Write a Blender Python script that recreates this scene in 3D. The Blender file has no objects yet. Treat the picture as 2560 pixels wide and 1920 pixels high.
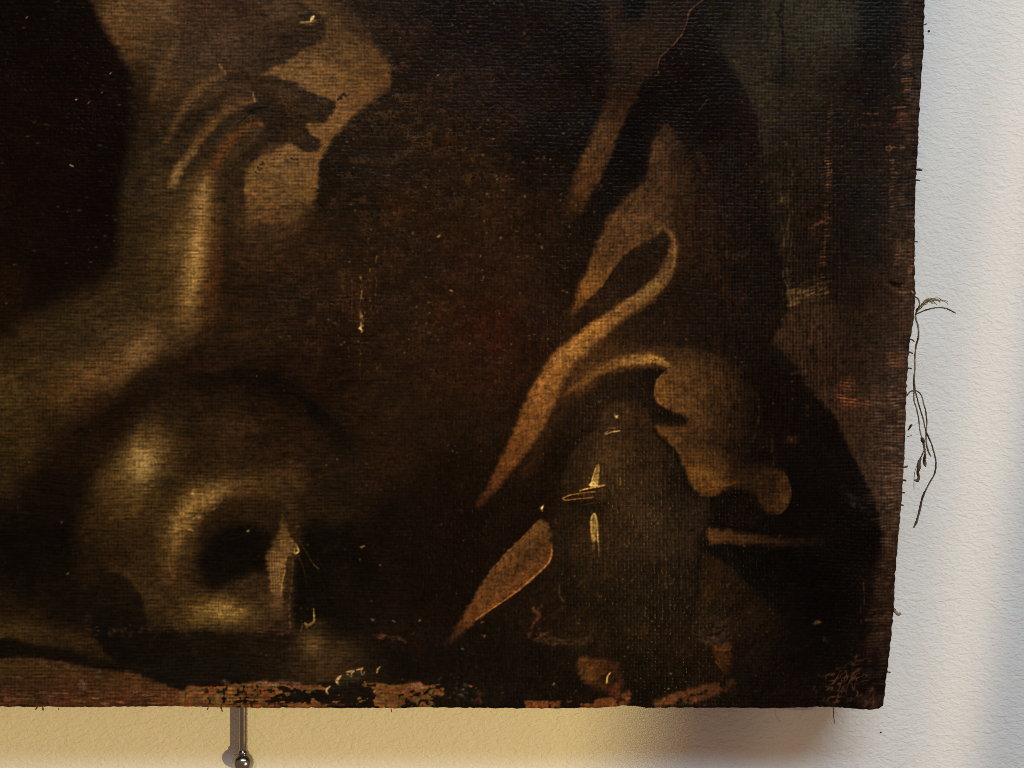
import bpy, math, random
import numpy as np

# ------------------------------------------------------------------ camera, world, lamps, exposure
S = 1.0e-4            # metres per unit of the canvas coordinate grid (u right, v down, origin at the top left of the view)
DIST = 0.30           # camera to canvas
WALL = 0.025          # canvas face to wall
CZ = 1.45             # height of the middle of the view

scene = bpy.context.scene
cam_data = bpy.data.cameras.new("camera")
cam = bpy.data.objects.new("camera", cam_data)
scene.collection.objects.link(cam)
cam.location = (0, -DIST, CZ)
cam.rotation_euler = (math.radians(90), 0, 0)
cam_data.sensor_width = 36.0
cam_data.lens = 36.0 * DIST / (2560 * S)
cam_data.clip_start = 0.01
cam_data.clip_end = 50
scene.camera = cam

world = bpy.data.worlds.new("World")
scene.world = world
world.use_nodes = True
bg = world.node_tree.nodes["Background"]
bg.inputs[0].default_value = (1.0, 0.65, 0.45, 1)
bg.inputs[1].default_value = 0.26

from mathutils import Vector
def lamp(name, kind, loc, target, energy, color, **kw):
    d = bpy.data.lights.new(name, kind)
    d.energy = energy
    d.color = color
    for k, v in kw.items():
        setattr(d, k, v)
    o = bpy.data.objects.new(name, d)
    scene.collection.objects.link(o)
    o.location = loc
    o.rotation_euler = (Vector(target) - Vector(loc)).to_track_quat('-Z', 'Y').to_euler()
    return o

# cool white ceiling panel of the gallery, above and a little to the right
cool = lamp("ceiling_lamp", 'AREA', (0.34, -1.25, CZ + 1.12), (0.02, 0, CZ), 21.0, (0.645, 0.855, 0.985),
            shape='RECTANGLE', size=1.5, size_y=0.34)
# warm lamp standing to the right, its pool ends below the painting
warm = lamp("warm_lamp", 'SPOT', (0.83, -1.08, CZ - 0.13), (-0.227, 0, CZ - 0.06), 54.0, (1.0, 0.735, 0.26),
            spot_size=math.radians(17.5), spot_blend=0.06, shadow_soft_size=0.015)
# three added warm spots, squeezed to shape the wall band right of the painting
for wide, e in ((0.040, 11.0), (0.085, 8.0), (0.14, 6.0)):
    cx = 0.1375 - wide * 0.245
    beam = lamp("added_band_spot", 'SPOT', (0.62, -1.2, CZ + 0.25), (cx, WALL, CZ - 0.03), e, (1.0, 0.76, 0.48),
                spot_size=math.radians(20), spot_blend=0.6, shadow_soft_size=0.006)
    beam.scale = (wide, 1.0, 1.0)
    beam.rotation_euler.rotate_axis('Z', math.radians(-6.5))

scene.view_settings.view_transform = 'Standard'
scene.view_settings.look = 'None'
scene.view_settings.exposure = 0.0
scene.view_settings.gamma = 1.0
scene.view_settings.use_curve_mapping = False
scene.cycles.filter_width = 0.85
scene.cycles.use_denoising = False      # keep the fine grain of the weave

# ------------------------------------------------------------------ PAINTER BEGIN
rng = np.random.RandomState(7)

U0, V0 = -480.0, -380.0
def xedge_tab(v):
    vs = [-400, 0, 120, 240, 360, 480, 600, 700, 730, 790, 830, 860, 900, 960, 1020, 1100, 1200, 1260, 1330, 1440, 1540, 1620, 1700, 1770, 1800]
    xs = [2335, 2314, 2312, 2302, 2298, 2291, 2290, 2289, 2291, 2289, 2282, 2277, 2274, 2270, 2268, 2266, 2260, 2256, 2250, 2240, 2236, 2228, 2219, 2212, 2206]
    return np.interp(v, vs, xs)
def yedge_tab(u):
    us = [-500, 0, 200, 400, 640, 960, 985, 1060, 1280, 1500, 1530, 1560, 1590, 1620, 1700, 1920, 2080, 2130, 2180, 2205, 2216]
    ys = [1766, 1768, 1770, 1768, 1772, 1773, 1774, 1771, 1774, 1773, 1770, 1767, 1768, 1773, 1772, 1772, 1769, 1773, 1777, 1774, 1766]
    return np.interp(u, us, ys)

STEP = 2.1
ug = np.concatenate([np.arange(U0, -20, 12.0), np.arange(-20, 2314.1, STEP)])
vg = np.concatenate([np.arange(V0, -20, 12.0), np.arange(-20, 1772.1, STEP)])
UU, VV = np.meshgrid(ug, vg)
def sstep(a, b, x):
    t = np.clip((x - a) / (b - a), 0, 1)
    return t * t * (3 - 2 * t)
jag_r = np.interp(vg, np.arange(-400, 1800, 7.0), rng.randn(315)[:315] * 0.9)
jag_b = np.interp(ug, np.arange(-500, 2400, 9.0), rng.randn(323)[:323] * 0.7)
XX = UU + (xedge_tab(VV) + jag_r[:, None] - ug[-1]) * sstep(1900, ug[-1], UU)
YY = VV + (yedge_tab(XX) + jag_b[None, :] - vg[-1]) * sstep(1600, vg[-1], VV)
H, W = XX.shape

def lerp_noise(cx, cy, seed, X=None, Y=None):
    """smooth value noise in 0..1 with cell size cx, cy"""
    X = XX if X is None else X
    Y = YY if Y is None else Y
    r = np.random.RandomState(seed)
    fx = (X + 700.0) / cx
    fy = (Y + 600.0) / cy
    nx = int(fx.max()) + 3
    ny = int(fy.max()) + 3
    g = r.rand(ny, nx)
    ix = fx.astype(int); iy = fy.astype(int)
    tx = fx - ix; ty = fy - iy
    tx = tx * tx * (3 - 2 * tx); ty = ty * ty * (3 - 2 * ty)
    a = g[iy, ix] * (1 - tx) + g[iy, ix + 1] * tx
    b = g[iy + 1, ix] * (1 - tx) + g[iy + 1, ix + 1] * tx
    return a * (1 - ty) + b * ty

def fbm(c, seed, oct=3, ax=1.0, ay=1.0):
    out = 0; amp = 1.0; tot = 0
    for k in range(oct):
        out = out + amp * lerp_noise(c * ax / 2 ** k, c * ay / 2 ** k, seed + k)
        tot += amp; amp *= 0.55
    return out / tot

def spline(pts, closed, n=5):
    P = np.array(pts, float)
    m = len(P)
    out = []
    rngi = range(m) if closed else range(m - 1)
    for i in rngi:
        if closed:
            a, b, c, d = P[(i - 1) % m], P[i], P[(i + 1) % m], P[(i + 2) % m]
        else:
            a, b, c, d = P[max(i - 1, 0)], P[i], P[i + 1], P[min(i + 2, m - 1)]
        for k in range(n):
            t = k / n
            q = 0.5 * (2 * b + (c - a) * t + (2 * a - 5 * b + 4 * c - d) * t * t + (3 * b - a - 3 * c + d) * t ** 3)
            q[2:] = b[2:] + (c[2:] - b[2:]) * t
            out.append(q)
    if not closed:
        out.append(P[-1])
    return np.array(out)

def window(x0, x1, y0, y1):
    j0 = max(int(np.searchsorted(ug, x0 - 60)), 0); j1 = min(int(np.searchsorted(ug, x1 + 130)), W)
    i0 = max(int(np.searchsorted(vg, y0 - 30)), 0); i1 = min(int(np.searchsorted(vg, y1 + 30)), H)
    return slice(i0, max(i1, i0 + 1)), slice(j0, max(j1, j0 + 1))

# slight wobble of painted outlines, so that no edge is ruler clean
WOBX = (fbm(26, 501) - 0.5) * 8 + (lerp_noise(9, 7, 505) - 0.5) * 6 + (lerp_noise(30, 4.5, 506) - 0.5) * 6
WOBY = (fbm(26, 511) - 0.5) * 8 + (lerp_noise(7, 9, 515) - 0.5) * 6

EDGE = 1.15
def poly_mask(pts, f=6.0, n=5):
    """soft mask of a closed smooth outline; a point may carry its own feather as third value"""
    P = [(p[0], p[1], p[2] if len(p) > 2 else f) for p in pts]
    Q = spline(P, True, n)
    m = Q[:, 2].max() * 1.6 + 8
    sl = window(Q[:, 0].min() - m, Q[:, 0].max() + m, Q[:, 1].min() - m, Q[:, 1].max() + m)
    X = XX[sl] + WOBX[sl]; Y = YY[sl] + WOBY[sl]
    best = np.full(X.shape, 1e12); fe = np.full(X.shape, f, float)
    inside = np.zeros(X.shape, bool)
    N = len(Q)
    for i in range(N):
        x0, y0, f0 = Q[i]; x1, y1, f1 = Q[(i + 1) % N]
        dx, dy = x1 - x0, y1 - y0
        L = dx * dx + dy * dy + 1e-9
        t = np.clip(((X - x0) * dx + (Y - y0) * dy) / L, 0, 1)
        d = (X - x0 - t * dx) ** 2 + (Y - y0 - t * dy) ** 2
        s = d < best
        best = np.where(s, d, best)
        fe = np.where(s, f0 + (f1 - f0) * t, fe)
        c = (y0 > Y) != (y1 > Y)
        if abs(dy) > 1e-9:
            inside ^= c & (X < dx * (Y - y0) / dy + x0)
    sd = np.sqrt(best) * np.where(inside, 1, -1)
    t = np.clip(0.5 + sd / (2 * np.maximum(fe * EDGE, 1.0)), 0, 1)
    return sl, t * t * (3 - 2 * t)

def shepard(samples, X, Y, eps=25.0, p=1.6):
    num = 0; den = 0
    for (x, y, r, g, b) in samples:
        w = 1.0 / ((X - x) ** 2 + (Y - y) ** 2 + eps * eps) ** p
        num = num + w[..., None] * np.array([r, g, b], float)
        den = den + w
    return num / den[..., None]

COL = None
REL = np.zeros((H, W))

def comp(sl, m, col, a=1.0, relief=0.0):
    m = (m * a)
    COL[sl] = COL[sl] * (1 - m[..., None]) + np.asarray(col, float) * m[..., None]
    if relief:
        REL[sl] += relief * m

def region(pts, samples, f=6.0, a=1.0, relief=0.0, eps=25.0):
    sl, m = poly_mask(pts, f)
    comp(sl, m, shepard(samples, XX[sl] + WOBX[sl] * 1.6, YY[sl] + WOBY[sl] * 1.6, eps * 0.9, 2.0), a, relief)

def poly(pts, col, f=6.0, a=1.0, relief=0.0, n=5):
    sl, m = poly_mask(pts, f, n)
    comp(sl, m, col, a, relief)

def stroke(pts, col=None, w=6.0, f=None, a=1.0, relief=0.0, rough=0.0):
    """pts: (x, y[, width[, r, g, b]])"""
    P = []
    for p in pts:
        ww = p[2] if len(p) > 2 and p[2] is not None else w
        c = p[3:6] if len(p) > 5 else col
        P.append((p[0], p[1], ww, c[0], c[1], c[2]))
    Q = spline(P, False, 5)
    fm = (f if f is not None else 0)
    m = Q[:, 2].max() * 1.5 + fm * 1.5 + 8
    sl = window(Q[:, 0].min() - m, Q[:, 0].max() + m, Q[:, 1].min() - m, Q[:, 1].max() + m)
    k = 0.05 if Q[:, 2].max() < 12 else 0.8
    X = XX[sl] + WOBX[sl] * k; Y = YY[sl] + WOBY[sl] * k
    best = np.full(X.shape, 1e12); wd = np.zeros(X.shape); C = np.zeros(X.shape + (3,))
    for i in range(len(Q) - 1):
        a0, b0 = Q[i], Q[i + 1]
        dx, dy = b0[0] - a0[0], b0[1] - a0[1]
        L = dx * dx + dy * dy + 1e-9
        t = np.clip(((X - a0[0]) * dx + (Y - a0[1]) * dy) / L, 0, 1)
        d = (X - a0[0] - t * dx) ** 2 + (Y - a0[1] - t * dy) ** 2
        s = d < best
        best = np.where(s, d, best)
        wd = np.where(s, a0[2] + (b0[2] - a0[2]) * t, wd)
        C = np.where(s[..., None], a0[3:6] + (b0[3:6] - a0[3:6]) * t[..., None], C)
    d = np.sqrt(best)
    hw = np.maximum(wd * 0.5, 0.6)
    ff = hw * 0.9 if f is None else np.full(X.shape, float(f))
    ff = np.maximum(ff, 0.9)
    t = np.clip(0.5 + (hw - d) / (2 * ff), 0, 1)
    msk = t * t * (3 - 2 * t)
    if rough:
        msk = msk * np.clip(0.5 + (lerp_noise(5, 7, 991, X, Y) - 0.5 + (0.5 - rough)) * 3.0, 0, 1)
    comp(sl, msk, C, a, relief)

def blob(x, y, rx, ry, ang, col, a=1.0, p=1.0, relief=0.0):
    R = max(rx, ry) * 2.6
    sl = window(x - R, x + R, y - R, y + R)
    X = XX[sl] + WOBX[sl] - x; Y = YY[sl] + WOBY[sl] - y
    ca, sa = math.cos(math.radians(ang)), math.sin(math.radians(ang))
    q = ((X * ca + Y * sa) / rx) ** 2 + ((-X * sa + Y * ca) / ry) ** 2
    comp(sl, np.exp(-0.7 * q ** p), col, a, relief)

# ---- ground tone of the picture
BG = [(0,0,10,5,2),(100,120,12,5,2),(200,300,15,5,2),(60,450,17,6,3),(250,450,12,5,2),(60,600,17,7,3),(180,620,15,6,2),(250,560,11,4,2),(20,740,28,15,6),(120,720,15,7,3),
 (60,810,20,11,4),(850,30,36,24,14),(1000,60,37,25,14),(1150,60,28,17,8),(1300,60,28,16,7),(1420,80,26,15,8),(1000,200,30,19,10),(1150,200,32,20,10),(1280,250,32,17,7),(1400,220,26,15,8),
 (900,360,30,20,10),(850,440,24,16,8),(1050,360,34,23,11),(1200,380,32,20,8),(1340,380,22,12,6),(880,520,30,20,9),(1000,520,38,23,9),(1100,500,30,18,8),(1200,560,36,23,10),(1330,560,32,19,8),
 (650,620,48,32,16),(760,640,42,25,11),(640,720,32,21,10),(750,760,34,22,10),(880,740,40,24,10),(960,780,36,22,9),(1060,720,32,20,8),(1150,720,38,20,8),(1260,680,36,20,8),(1380,680,24,13,6),
 (600,820,42,28,12),(700,850,36,24,11),(800,860,34,20,9),(950,870,36,22,10),(1080,820,34,21,9),(1190,820,41,20,9),(1270,800,40,18,8),(1330,860,28,15,7),(560,890,30,19,9),(700,920,24,12,6),
 (850,920,24,12,6),(1000,920,30,18,8),(1150,920,39,21,9),(1240,930,41,20,9),(1300,960,24,12,6),
 (0,950,62,44,19),(60,1040,56,38,15),(20,1150,46,31,12),(150,1130,30,18,7),(120,1240,18,10,4),(30,1330,10,7,3),(150,1360,9,6,3),(60,1440,12,8,4),(150,1480,20,13,6),(60,1520,34,22,9),
 (300,1040,34,21,9),(420,960,34,21,9),(400,1030,32,20,9),(560,1000,28,18,8),(520,1060,40,25,11),(640,1080,34,20,9),(760,1100,32,18,8),(850,1120,26,16,7),(900,1040,34,21,9),(1000,1000,36,24,11),
 (1120,1020,34,22,10),(1220,1060,32,20,10),(900,1180,34,22,10),(1000,1150,32,20,9),(1080,1200,20,11,5),(1200,1160,22,13,6),(850,1260,26,16,7),(1000,1280,18,10,5),(1100,1300,20,9,4),(1180,1300,16,8,4),
 (820,1350,12,8,4),(900,1400,14,9,4),(1050,1400,14,8,4),(1160,1400,16,8,4),(780,1450,12,9,4),(860,1480,18,13,6),(960,1480,20,13,6),(1080,1500,16,9,4),(1020,1580,20,13,8),(1120,1620,18,12,8),
 (1240,1620,16,11,7),(1000,1680,20,13,8),(1150,1700,17,12,8),(1260,1720,16,12,8),
 (1620,120,34,19,9),(1700,200,24,12,7),(1750,300,24,12,7),(1650,260,20,11,6),(1520,420,18,10,5),(1560,380,14,8,5),(1780,420,34,20,10),(1850,480,34,21,11),(1800,560,36,22,11),(1760,640,40,23,11),
 (1850,640,28,18,9),(1900,560,26,17,9),(1900,700,26,18,9),(1780,720,38,22,11),(1820,800,34,21,11),(1900,820,32,21,12),(1700,800,34,20,10),(1620,820,34,19,9),(1560,850,40,24,12),(1960,860,30,20,11),(1920,950,24,15,8),
 (1980,980,22,14,8),(1950,1060,24,14,8),(2040,1100,18,11,7),(2080,1180,16,10,8),(2120,1280,10,7,5),(2160,1360,8,6,4),(2050,1300,14,9,5),(2000,1400,11,7,4),(1900,1420,12,8,4),(1820,1350,14,8,4),
 (1380,1150,20,11,6),(1340,1220,22,12,7),(1300,1260,22,12,6),(1260,1330,18,10,5),(1420,1060,34,20,10),(1400,1500,26,17,9),(1300,1560,24,16,9),(1450,1560,32,22,12),(1600,1540,34,23,11),(1700,1580,32,21,11),
 (1800,1560,40,26,16),(1900,1540,28,17,9),(1880,1620,26,17,10),(1750,1660,24,16,9),(1600,1660,20,14,9),(1650,1720,18,13,9),(1380,1700,16,12,8),(1320,1660,18,12,8),(1940,1700,22,14,9),(2000,1620,14,10,7),
 (2050,1500,10,7,5),(2150,1500,14,9,6),(2100,1640,10,8,7),(2120,1720,18,12,9),(2000,1740,22,15,10),(2180,1620,22,14,10),(2200,1440,26,16,10)]
BGX = XX + (fbm(70, 21) - 0.5) * 60
BGY = YY + (fbm(70, 31) - 0.5) * 60
COL = shepard(BG, BGX, BGY, 45.0, 1.9) * np.array([1.0, 0.95, 0.97])

# ---- backdrop behind the hooded figure, on the right
region([(1750,-60,20),(1760,60,25),(1790,120,25),(1815,145,10),(1850,205,6),(1885,272,5),(1900,340,6),(1912,430,8),(1925,530,8),(1945,620,6),(1965,700,5),(1972,760,5),(1955,810,8),(1935,858,8),
        (1980,905,8),(2027,975,7),(2084,1035,5),(2113,1093,5),(2148,1163,5),(2183,1232,5),(2206,1307,8),(2212,1360,10),(2200,1440,18),(2190,1540,20),(2200,1640,30),(2420,1640,5),(2420,-400,5),(1750,-400,5)],
       [(1790,30,32,24,15),(1860,40,44,36,24),(1880,120,48,40,27),(1960,30,50,44,32),(2030,60,52,46,34),(2100,60,50,45,34),(1960,130,46,39,27),(2040,160,50,43,31),(2110,140,38,32,24),(1920,220,54,44,30),(1950,190,36,29,19),
        (2020,230,46,37,26),(2080,220,34,26,19),(1930,320,46,37,24),(2000,330,42,33,21),(2060,300,34,24,16),(1960,420,42,32,19),(2020,430,36,26,15),(1970,520,38,28,16),(2040,520,36,24,14),(1990,620,36,26,15),
        (2200,40,24,21,18),(2180,120,22,18,15),(2200,200,26,21,17),(2140,220,28,20,15),(2160,320,34,23,16),(2230,280,36,25,18),(2280,100,38,25,16),(2285,300,48,32,22),(2120,400,32,22,15),(2150,500,27,20,15),
        (2230,420,36,26,18),(2180,620,28,22,17),(2110,640,30,21,14),(2240,600,44,31,22),(2280,640,58,41,29),(2020,700,34,24,14),(2130,720,34,24,17),(2210,740,50,35,25),(2280,780,62,44,31),
        (2000,790,56,38,24),(2060,820,60,41,27),(2000,860,60,40,25),(2060,900,52,34,21),(2150,830,44,31,20),(2230,850,50,36,25),(2120,920,46,32,20),(2250,930,58,42,31),(2120,1010,56,37,24),(2200,1020,56,40,28),
        (2150,1090,60,41,27),(2220,1110,58,43,31),(2190,1180,60,44,32),(2240,1220,66,48,36),(2230,1300,56,40,28),(2235,1380,48,31,19),(2225,1480,46,30,18),(2215,1580,38,25,16)], eps=30)
# olive scumble in the backdrop
for (x, y, rx, ry, c) in [(2030,40,70,60,(56,51,38)),(1900,250,40,30,(54,44,30)),(1980,120,60,40,(48,40,28))]:
    blob(x, y, rx, ry, 10, c, 0.5)
stroke([(1956,0,8),(1950,40,8),(1958,90,6),(1956,180,10),(1950,205,12)], (24,17,11), a=0.7)
region([(2165,-60),(2166,10),(2170,110),(2210,118),(2330,110),(2340,-60)], [(2200,40,22,20,18),(2290,60,34,23,16)], 5, 0.75)

# ---- hand and forearm
region([(205,-400,14),(207,-60,14),(228,0,14),(260,75,12),(300,133,12),(325,185,13),(332,243,20),(330,324,24),(318,417,22),(302,492,20),(296,579,18),(290,650,24),(262,700,34),(191,740,36),(104,785,32),(35,818,30),(-20,845,24),
        (-600,900,40),(-600,1250,60),(-20,1250,70),(60,1170,60),(140,1090,55),(210,1040,50),(280,985,45),(340,940,40),(405,885,40),(470,845,36),(525,800,28),(545,740,16),(552,660,14),(548,580,14),(542,520,12),
        (560,470,14),(640,420,20),(760,300,20),(850,150,20),(860,60,40),(850,-40,40),(830,-400,40)],
       [(240,10,62,42,19),(290,40,86,60,32),(330,30,90,64,36),(400,20,86,62,37),(470,30,78,55,34),(540,20,66,43,27),(620,20,56,36,22),(700,10,68,48,28),(780,10,86,62,34),(840,20,60,42,24),(310,110,80,53,26),(350,110,78,56,30),
        (400,110,66,47,27),(470,90,72,50,32),(560,90,68,48,32),(640,70,60,41,26),(720,90,58,39,25),(780,70,54,36,22),(345,180,44,29,13),(420,170,66,46,25),(500,150,66,46,28),(600,150,62,43,28),(680,140,56,40,25),
        (350,250,36,24,11),(345,310,34,22,10),(400,260,52,35,17),(345,360,38,26,12),(380,400,48,35,18),(335,450,42,30,15),(400,460,58,42,22),(320,560,44,30,14),(395,560,56,39,18),(318,650,44,30,13),(395,650,58,41,19),(440,600,82,60,30),
        (535,560,66,42,19),(540,660,60,34,14),(530,740,60,38,16),(330,740,50,36,16),(400,740,58,41,19),(250,780,48,35,16),(150,830,50,36,17),(300,840,70,50,25),(200,860,50,36,17),(60,860,44,30,13),(380,860,84,59,31),(430,830,62,43,21),
        (100,920,56,40,18),(220,930,78,54,26),(290,930,84,58,29),(350,940,52,34,16),(20,980,66,48,21),(140,990,66,44,19),(220,1000,50,31,14),(60,1060,54,38,15),(130,1060,44,29,12),(20,1130,46,32,12)], eps=22)
# upper finger with its cool glare tones
UPPER = ([(470,-30,20),(640,-60,20),(770,16,9),(806,52,6),(810,84,5),(776,117,5),(726,146,5),(668,172,6),(600,186,12),(545,182,18),(480,150,30),(450,80,30)],
       [(520,20,60,40,26),(600,40,55,37,24),(680,60,58,41,28),(700,20,66,48,30),(640,110,54,38,26),(560,110,66,47,32),(720,105,42,29,19),(780,60,42,28,18),(780,95,36,25,16),(680,150,44,31,20)])
# pale fleshy shape to the right
region([(690,165,12),(760,120,14),(810,80,20),(830,20,40),(880,70,34),(949,127,14),(972,168,7),(978,203,6),(964,228,7),(926,256,8),(891,284,8),(856,324,7),(827,359,7),(804,405,6),(796,451,6),(788,498,8),(776,544,16),(720,590,36),
        (650,610,36),(600,580,16),(600,480,10),(640,400,10),(760,330,10),(720,240,10),(660,190,10)],
       [(700,175,104,74,38),(760,160,94,66,35),(830,110,78,54,28),(880,140,84,58,30),(930,170,84,56,26),(820,200,96,67,34),(900,220,90,60,29),(760,210,104,74,40),(860,255,98,66,33),(955,205,80,52,25),
        (800,330,104,72,37),(850,290,108,74,38),(690,390,110,78,41),(740,420,104,74,40),(780,400,106,72,36),(650,450,102,72,37),(720,480,102,72,37),(780,470,104,72,33),(660,530,92,62,32),(730,540,84,57,28),(700,580,60,40,20),(640,590,52,35,18),(770,540,62,40,18)], eps=16)
region(UPPER[0], UPPER[1], a=0.88)
# lost lower edge of that shape
blob(690, 640, 110, 34, 0, (46,30,15), 0.55)
blob(880, 60, 30, 40, 30, (60,42,24), 0.4)
# dark fingers
region([(600,182,8),(665,187,6),(723,203,5),(781,231,4),(833,251,4),(838,269,4),(823,292,4),(803,306,4),(764,311,4),(776,333,4),(800,349,4),(796,375,4),(764,379,4),(735,362,4),(694,356,5),(662,370,5),(637,399,5),(614,423,5),
        (611,492,5),(613,560,12),(595,600,24),(560,590,26),(543,556,12),(538,498,10),(537,455,10),(560,425,9),(602,385,9),(645,345,9),(655,310,9),(630,285,8),(590,300,9),(545,350,10),(510,400,11),(478,445,16),(455,450,16),(470,400,12),
        (510,345,10),(560,295,9),(610,262,9),(640,240,9),(610,210,10),(565,200,12)],
       [(620,195,46,30,18),(700,225,50,34,20),(780,260,46,31,18),(820,270,40,27,15),(720,290,42,28,16),(640,270,40,29,18),(700,330,40,27,15),(770,360,40,27,15),(560,330,44,34,21),(500,400,44,31,17),(640,380,38,26,14),(590,430,46,32,17),(575,500,50,34,19),(580,560,48,33,17)], eps=14)
# finger bones and the furrows between them
stroke([(440,85,16,86,60,34),(432,120,20,84,59,33),(405,191,22,80,55,29),(382,249,18,70,47,23)], f=12, a=0.75)
stroke([(558,183,10,106,74,38),(530,200,20,88,62,35),(492,231,26,90,64,34),(457,278,22,88,60,30),(434,324,18,76,52,26),(415,360,16,64,46,24)], f=10, a=0.85)
stroke([(480,278,16),(460,310,18),(428,359,20),(412,400,16)], (38,26,13), f=11, a=0.75)
stroke([(575,232,14),(540,255,20),(498,289,22),(465,335,20),(440,376,18),(425,420,12)], (40,27,14), f=10, a=0.85)
stroke([(637,249,8,108,72,36),(600,262,14,92,62,31),(556,284,20,88,58,29),(509,336,22,92,62,31),(475,385,20,102,72,37),(445,425,22,124,92,52),(430,460,24,100,74,40)], f=8, a=0.9)
stroke([(655,316,10,104,64,32),(640,308,12,88,52,24),(600,330,22,80,48,22),(560,372,24,82,48,22),(525,425,22,76,44,20),(512,455,16,80,52,24)], f=8, a=0.9)
stroke([(668,268,4),(640,272,7),(618,282,6)], (14,9,5), a=0.9, relief=-1.2)
stroke([(650,278,3),(625,285,4),(600,305,4),(590,312,3)], (20,14,8), a=0.8, relief=-1)
stroke([(632,232,3),(634,245,6),(638,255,3)], (128,92,52), a=0.9, relief=0.8)
stroke([(546,160,4),(556,172,7),(562,184,7)], (122,86,44), a=0.9, relief=0.8)
# lit wrist
stroke([(515,450,40,96,70,36),(500,500,70,98,72,36),(492,600,86,98,71,35),(482,690,88,98,70,33),(468,770,76,86,60,28),(448,840,60,64,45,22)], f=34, a=0.75)
stroke([(512,455,20,130,96,50),(504,500,34,146,110,58),(497,560,38,134,99,50),(491,630,42,150,113,58),(483,700,44,142,105,50),(472,755,40,128,93,45),(458,810,34,92,65,32)], f=20, a=0.75)
stroke([(505,465,9),(501,515,12),(498,560,7)], (170,132,74), f=10, a=0.4)
stroke([(489,605,10),(487,650,14),(480,715,12),(474,755,8)], (168,128,66), f=11, a=0.4)
# lit forearm
stroke([(385,845,40,86,60,32),(355,872,60,108,78,42),(320,905,60,98,70,36),(260,940,54,88,60,29),(180,975,50,72,49,22)], f=26, a=0.8)
blob(345, 880, 26, 16, -35, (124,92,52), 0.6)
blob(530, 700, 16, 90, 4, (66,34,13), 0.6)
# first knuckle highlight with its blob of light paint
stroke([(752,56,4),(770,55,5),(790,52,3)], (150,112,64), a=0.95, relief=1.0)
stroke([(778,52,5),(781,46,8),(784,42,5)], (250,222,150), a=1.0, relief=2.0)
for k in range(40):
    x = 735 + rng.rand() * 80; y = 8 + rng.rand() * 55
    stroke([(x, y, 2.2), (x + 8 + rng.rand() * 14, y - 2 + rng.rand() * 3, 2.2)], (120, 94, 58), a=0.5 * rng.rand())
# pits in the pale paint
for (x, y, r) in [(855,236,5),(862,241,4),(848,244,4),(843,250,3),(655,165,0)]:
    if r: blob(x, y, r, r, 0, (18,11,5), 0.95, 2, -1.2)
blob(856, 245, 2.5, 2.5, 0, (150,110,60), 0.9)
for (x, y) in [(648,412),(644,420),(655,409),(640,430),(652,425),(741,398),(700,388),(730,395)]:
    blob(x, y, 3.5, 2.5, 40, (24,15,7), 0.85, 1.5, -0.8)
stroke([(500,945,10,46,25,11),(520,932,14,66,36,17),(550,926,12,60,32,15),(600,934,8,40,22,10)], f=7, a=0.7)
stroke([(592,940,4),(600,948,6),(612,960,4)], (92,60,28), a=0.8)

# dark passage between forearm and skull
stroke([(20,1300,60),(110,1200,70),(200,1110,70),(290,1040,60),(380,985,50),(460,945,36)], (20,11,5), f=38, a=0.6)
# ---- rubbed gold threads by the arm
for (x, y0, y1, w, c) in [(903,690,850,5,(128,88,40)),(925,670,790,4,(104,68,30)),(941,640,800,4,(110,70,32)),(908,790,840,6,(170,124,64)),(880,700,790,3,(74,46,22)),(858,720,800,3,(66,40,18)),(962,615,660,4,(74,58,24)),(900,850,960,4,(64,46,20)),(930,540,640,3,(60,40,20)),(872,860,900,3,(70,42,20)),(815,790,830,3,(80,48,22)),(809,790,800,4,(90,54,26))]:
    stroke([(x + rng.randn() * 1.5, y, w) for y in np.arange(y0, y1, 18)], c, f=2.5, a=0.9, rough=0.62, relief=0.5)
blob(903, 818, 3.5, 9, 3, (236,196,120), 0.95, 1.4, 0.8)
blob(902, 790, 3, 6, 3, (150,110,60), 0.8)

# ---- skull
region([(197,1420,30),(192,1330,26),(205,1270,26),(231,1209,26),(278,1151,26),(324,1104,28),(393,1052,32),(480,1005,36),(580,985,40),(700,1000,44),(800,1060,44),(860,1150,44),(880,1240,44),(840,1300,36),(770,1290,26),(745,1380,14),
        (735,1500,12),(730,1580,14),(600,1590,16),(420,1580,16),(300,1560,26),(230,1500,30)],
       [(240,1290,42,27,10),(230,1400,32,20,8),(280,1200,66,46,20),(330,1110,66,44,18),(400,1060,48,30,13),(500,1050,40,25,11),(600,1060,44,27,12),(700,1080,34,20,9),(800,1130,32,19,9),(420,1150,58,40,17),(400,1200,48,34,15),
        (480,1160,44,29,13),(560,1140,42,27,12),(640,1150,44,28,12),(740,1190,64,43,21),(820,1220,36,24,11),(330,1260,52,35,14),(300,1330,46,30,12),(360,1330,44,29,12),(300,1400,42,27,10),(370,1400,48,32,13),(320,1440,54,36,15),
        (480,1400,52,35,15),(470,1480,52,35,15),(400,1500,50,34,15),(380,1560,40,27,12),(500,1540,60,42,18),(620,1510,56,40,19),(560,1580,46,32,16),(660,1560,56,38,20),(700,1250,52,34,15),(700,1580,46,30,17),(780,1250,38,25,11)], eps=26)
# dome, its rim turned into the dark
region([(400,985,30),(450,948,16),(520,926,8),(600,918,6),(680,936,6),(760,980,6),(825,1038,6),(872,1090,9),(905,1150,22),(910,1230,34),(840,1290,40),(740,1200,50),(600,1130,60),(480,1080,60),(400,1050,50)],
       [(520,950,18,10,5),(620,945,13,8,4),(720,975,12,7,4),(800,1035,13,8,4),(860,1095,18,11,5),(480,1010,30,18,8),(580,1010,34,21,10),(680,1030,30,18,8),(760,1080,32,19,9),(600,1080,46,29,13),(520,1080,42,27,12),(700,1120,34,20,9),(820,1160,32,20,9),(860,1220,28,18,8)], a=0.85)
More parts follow.
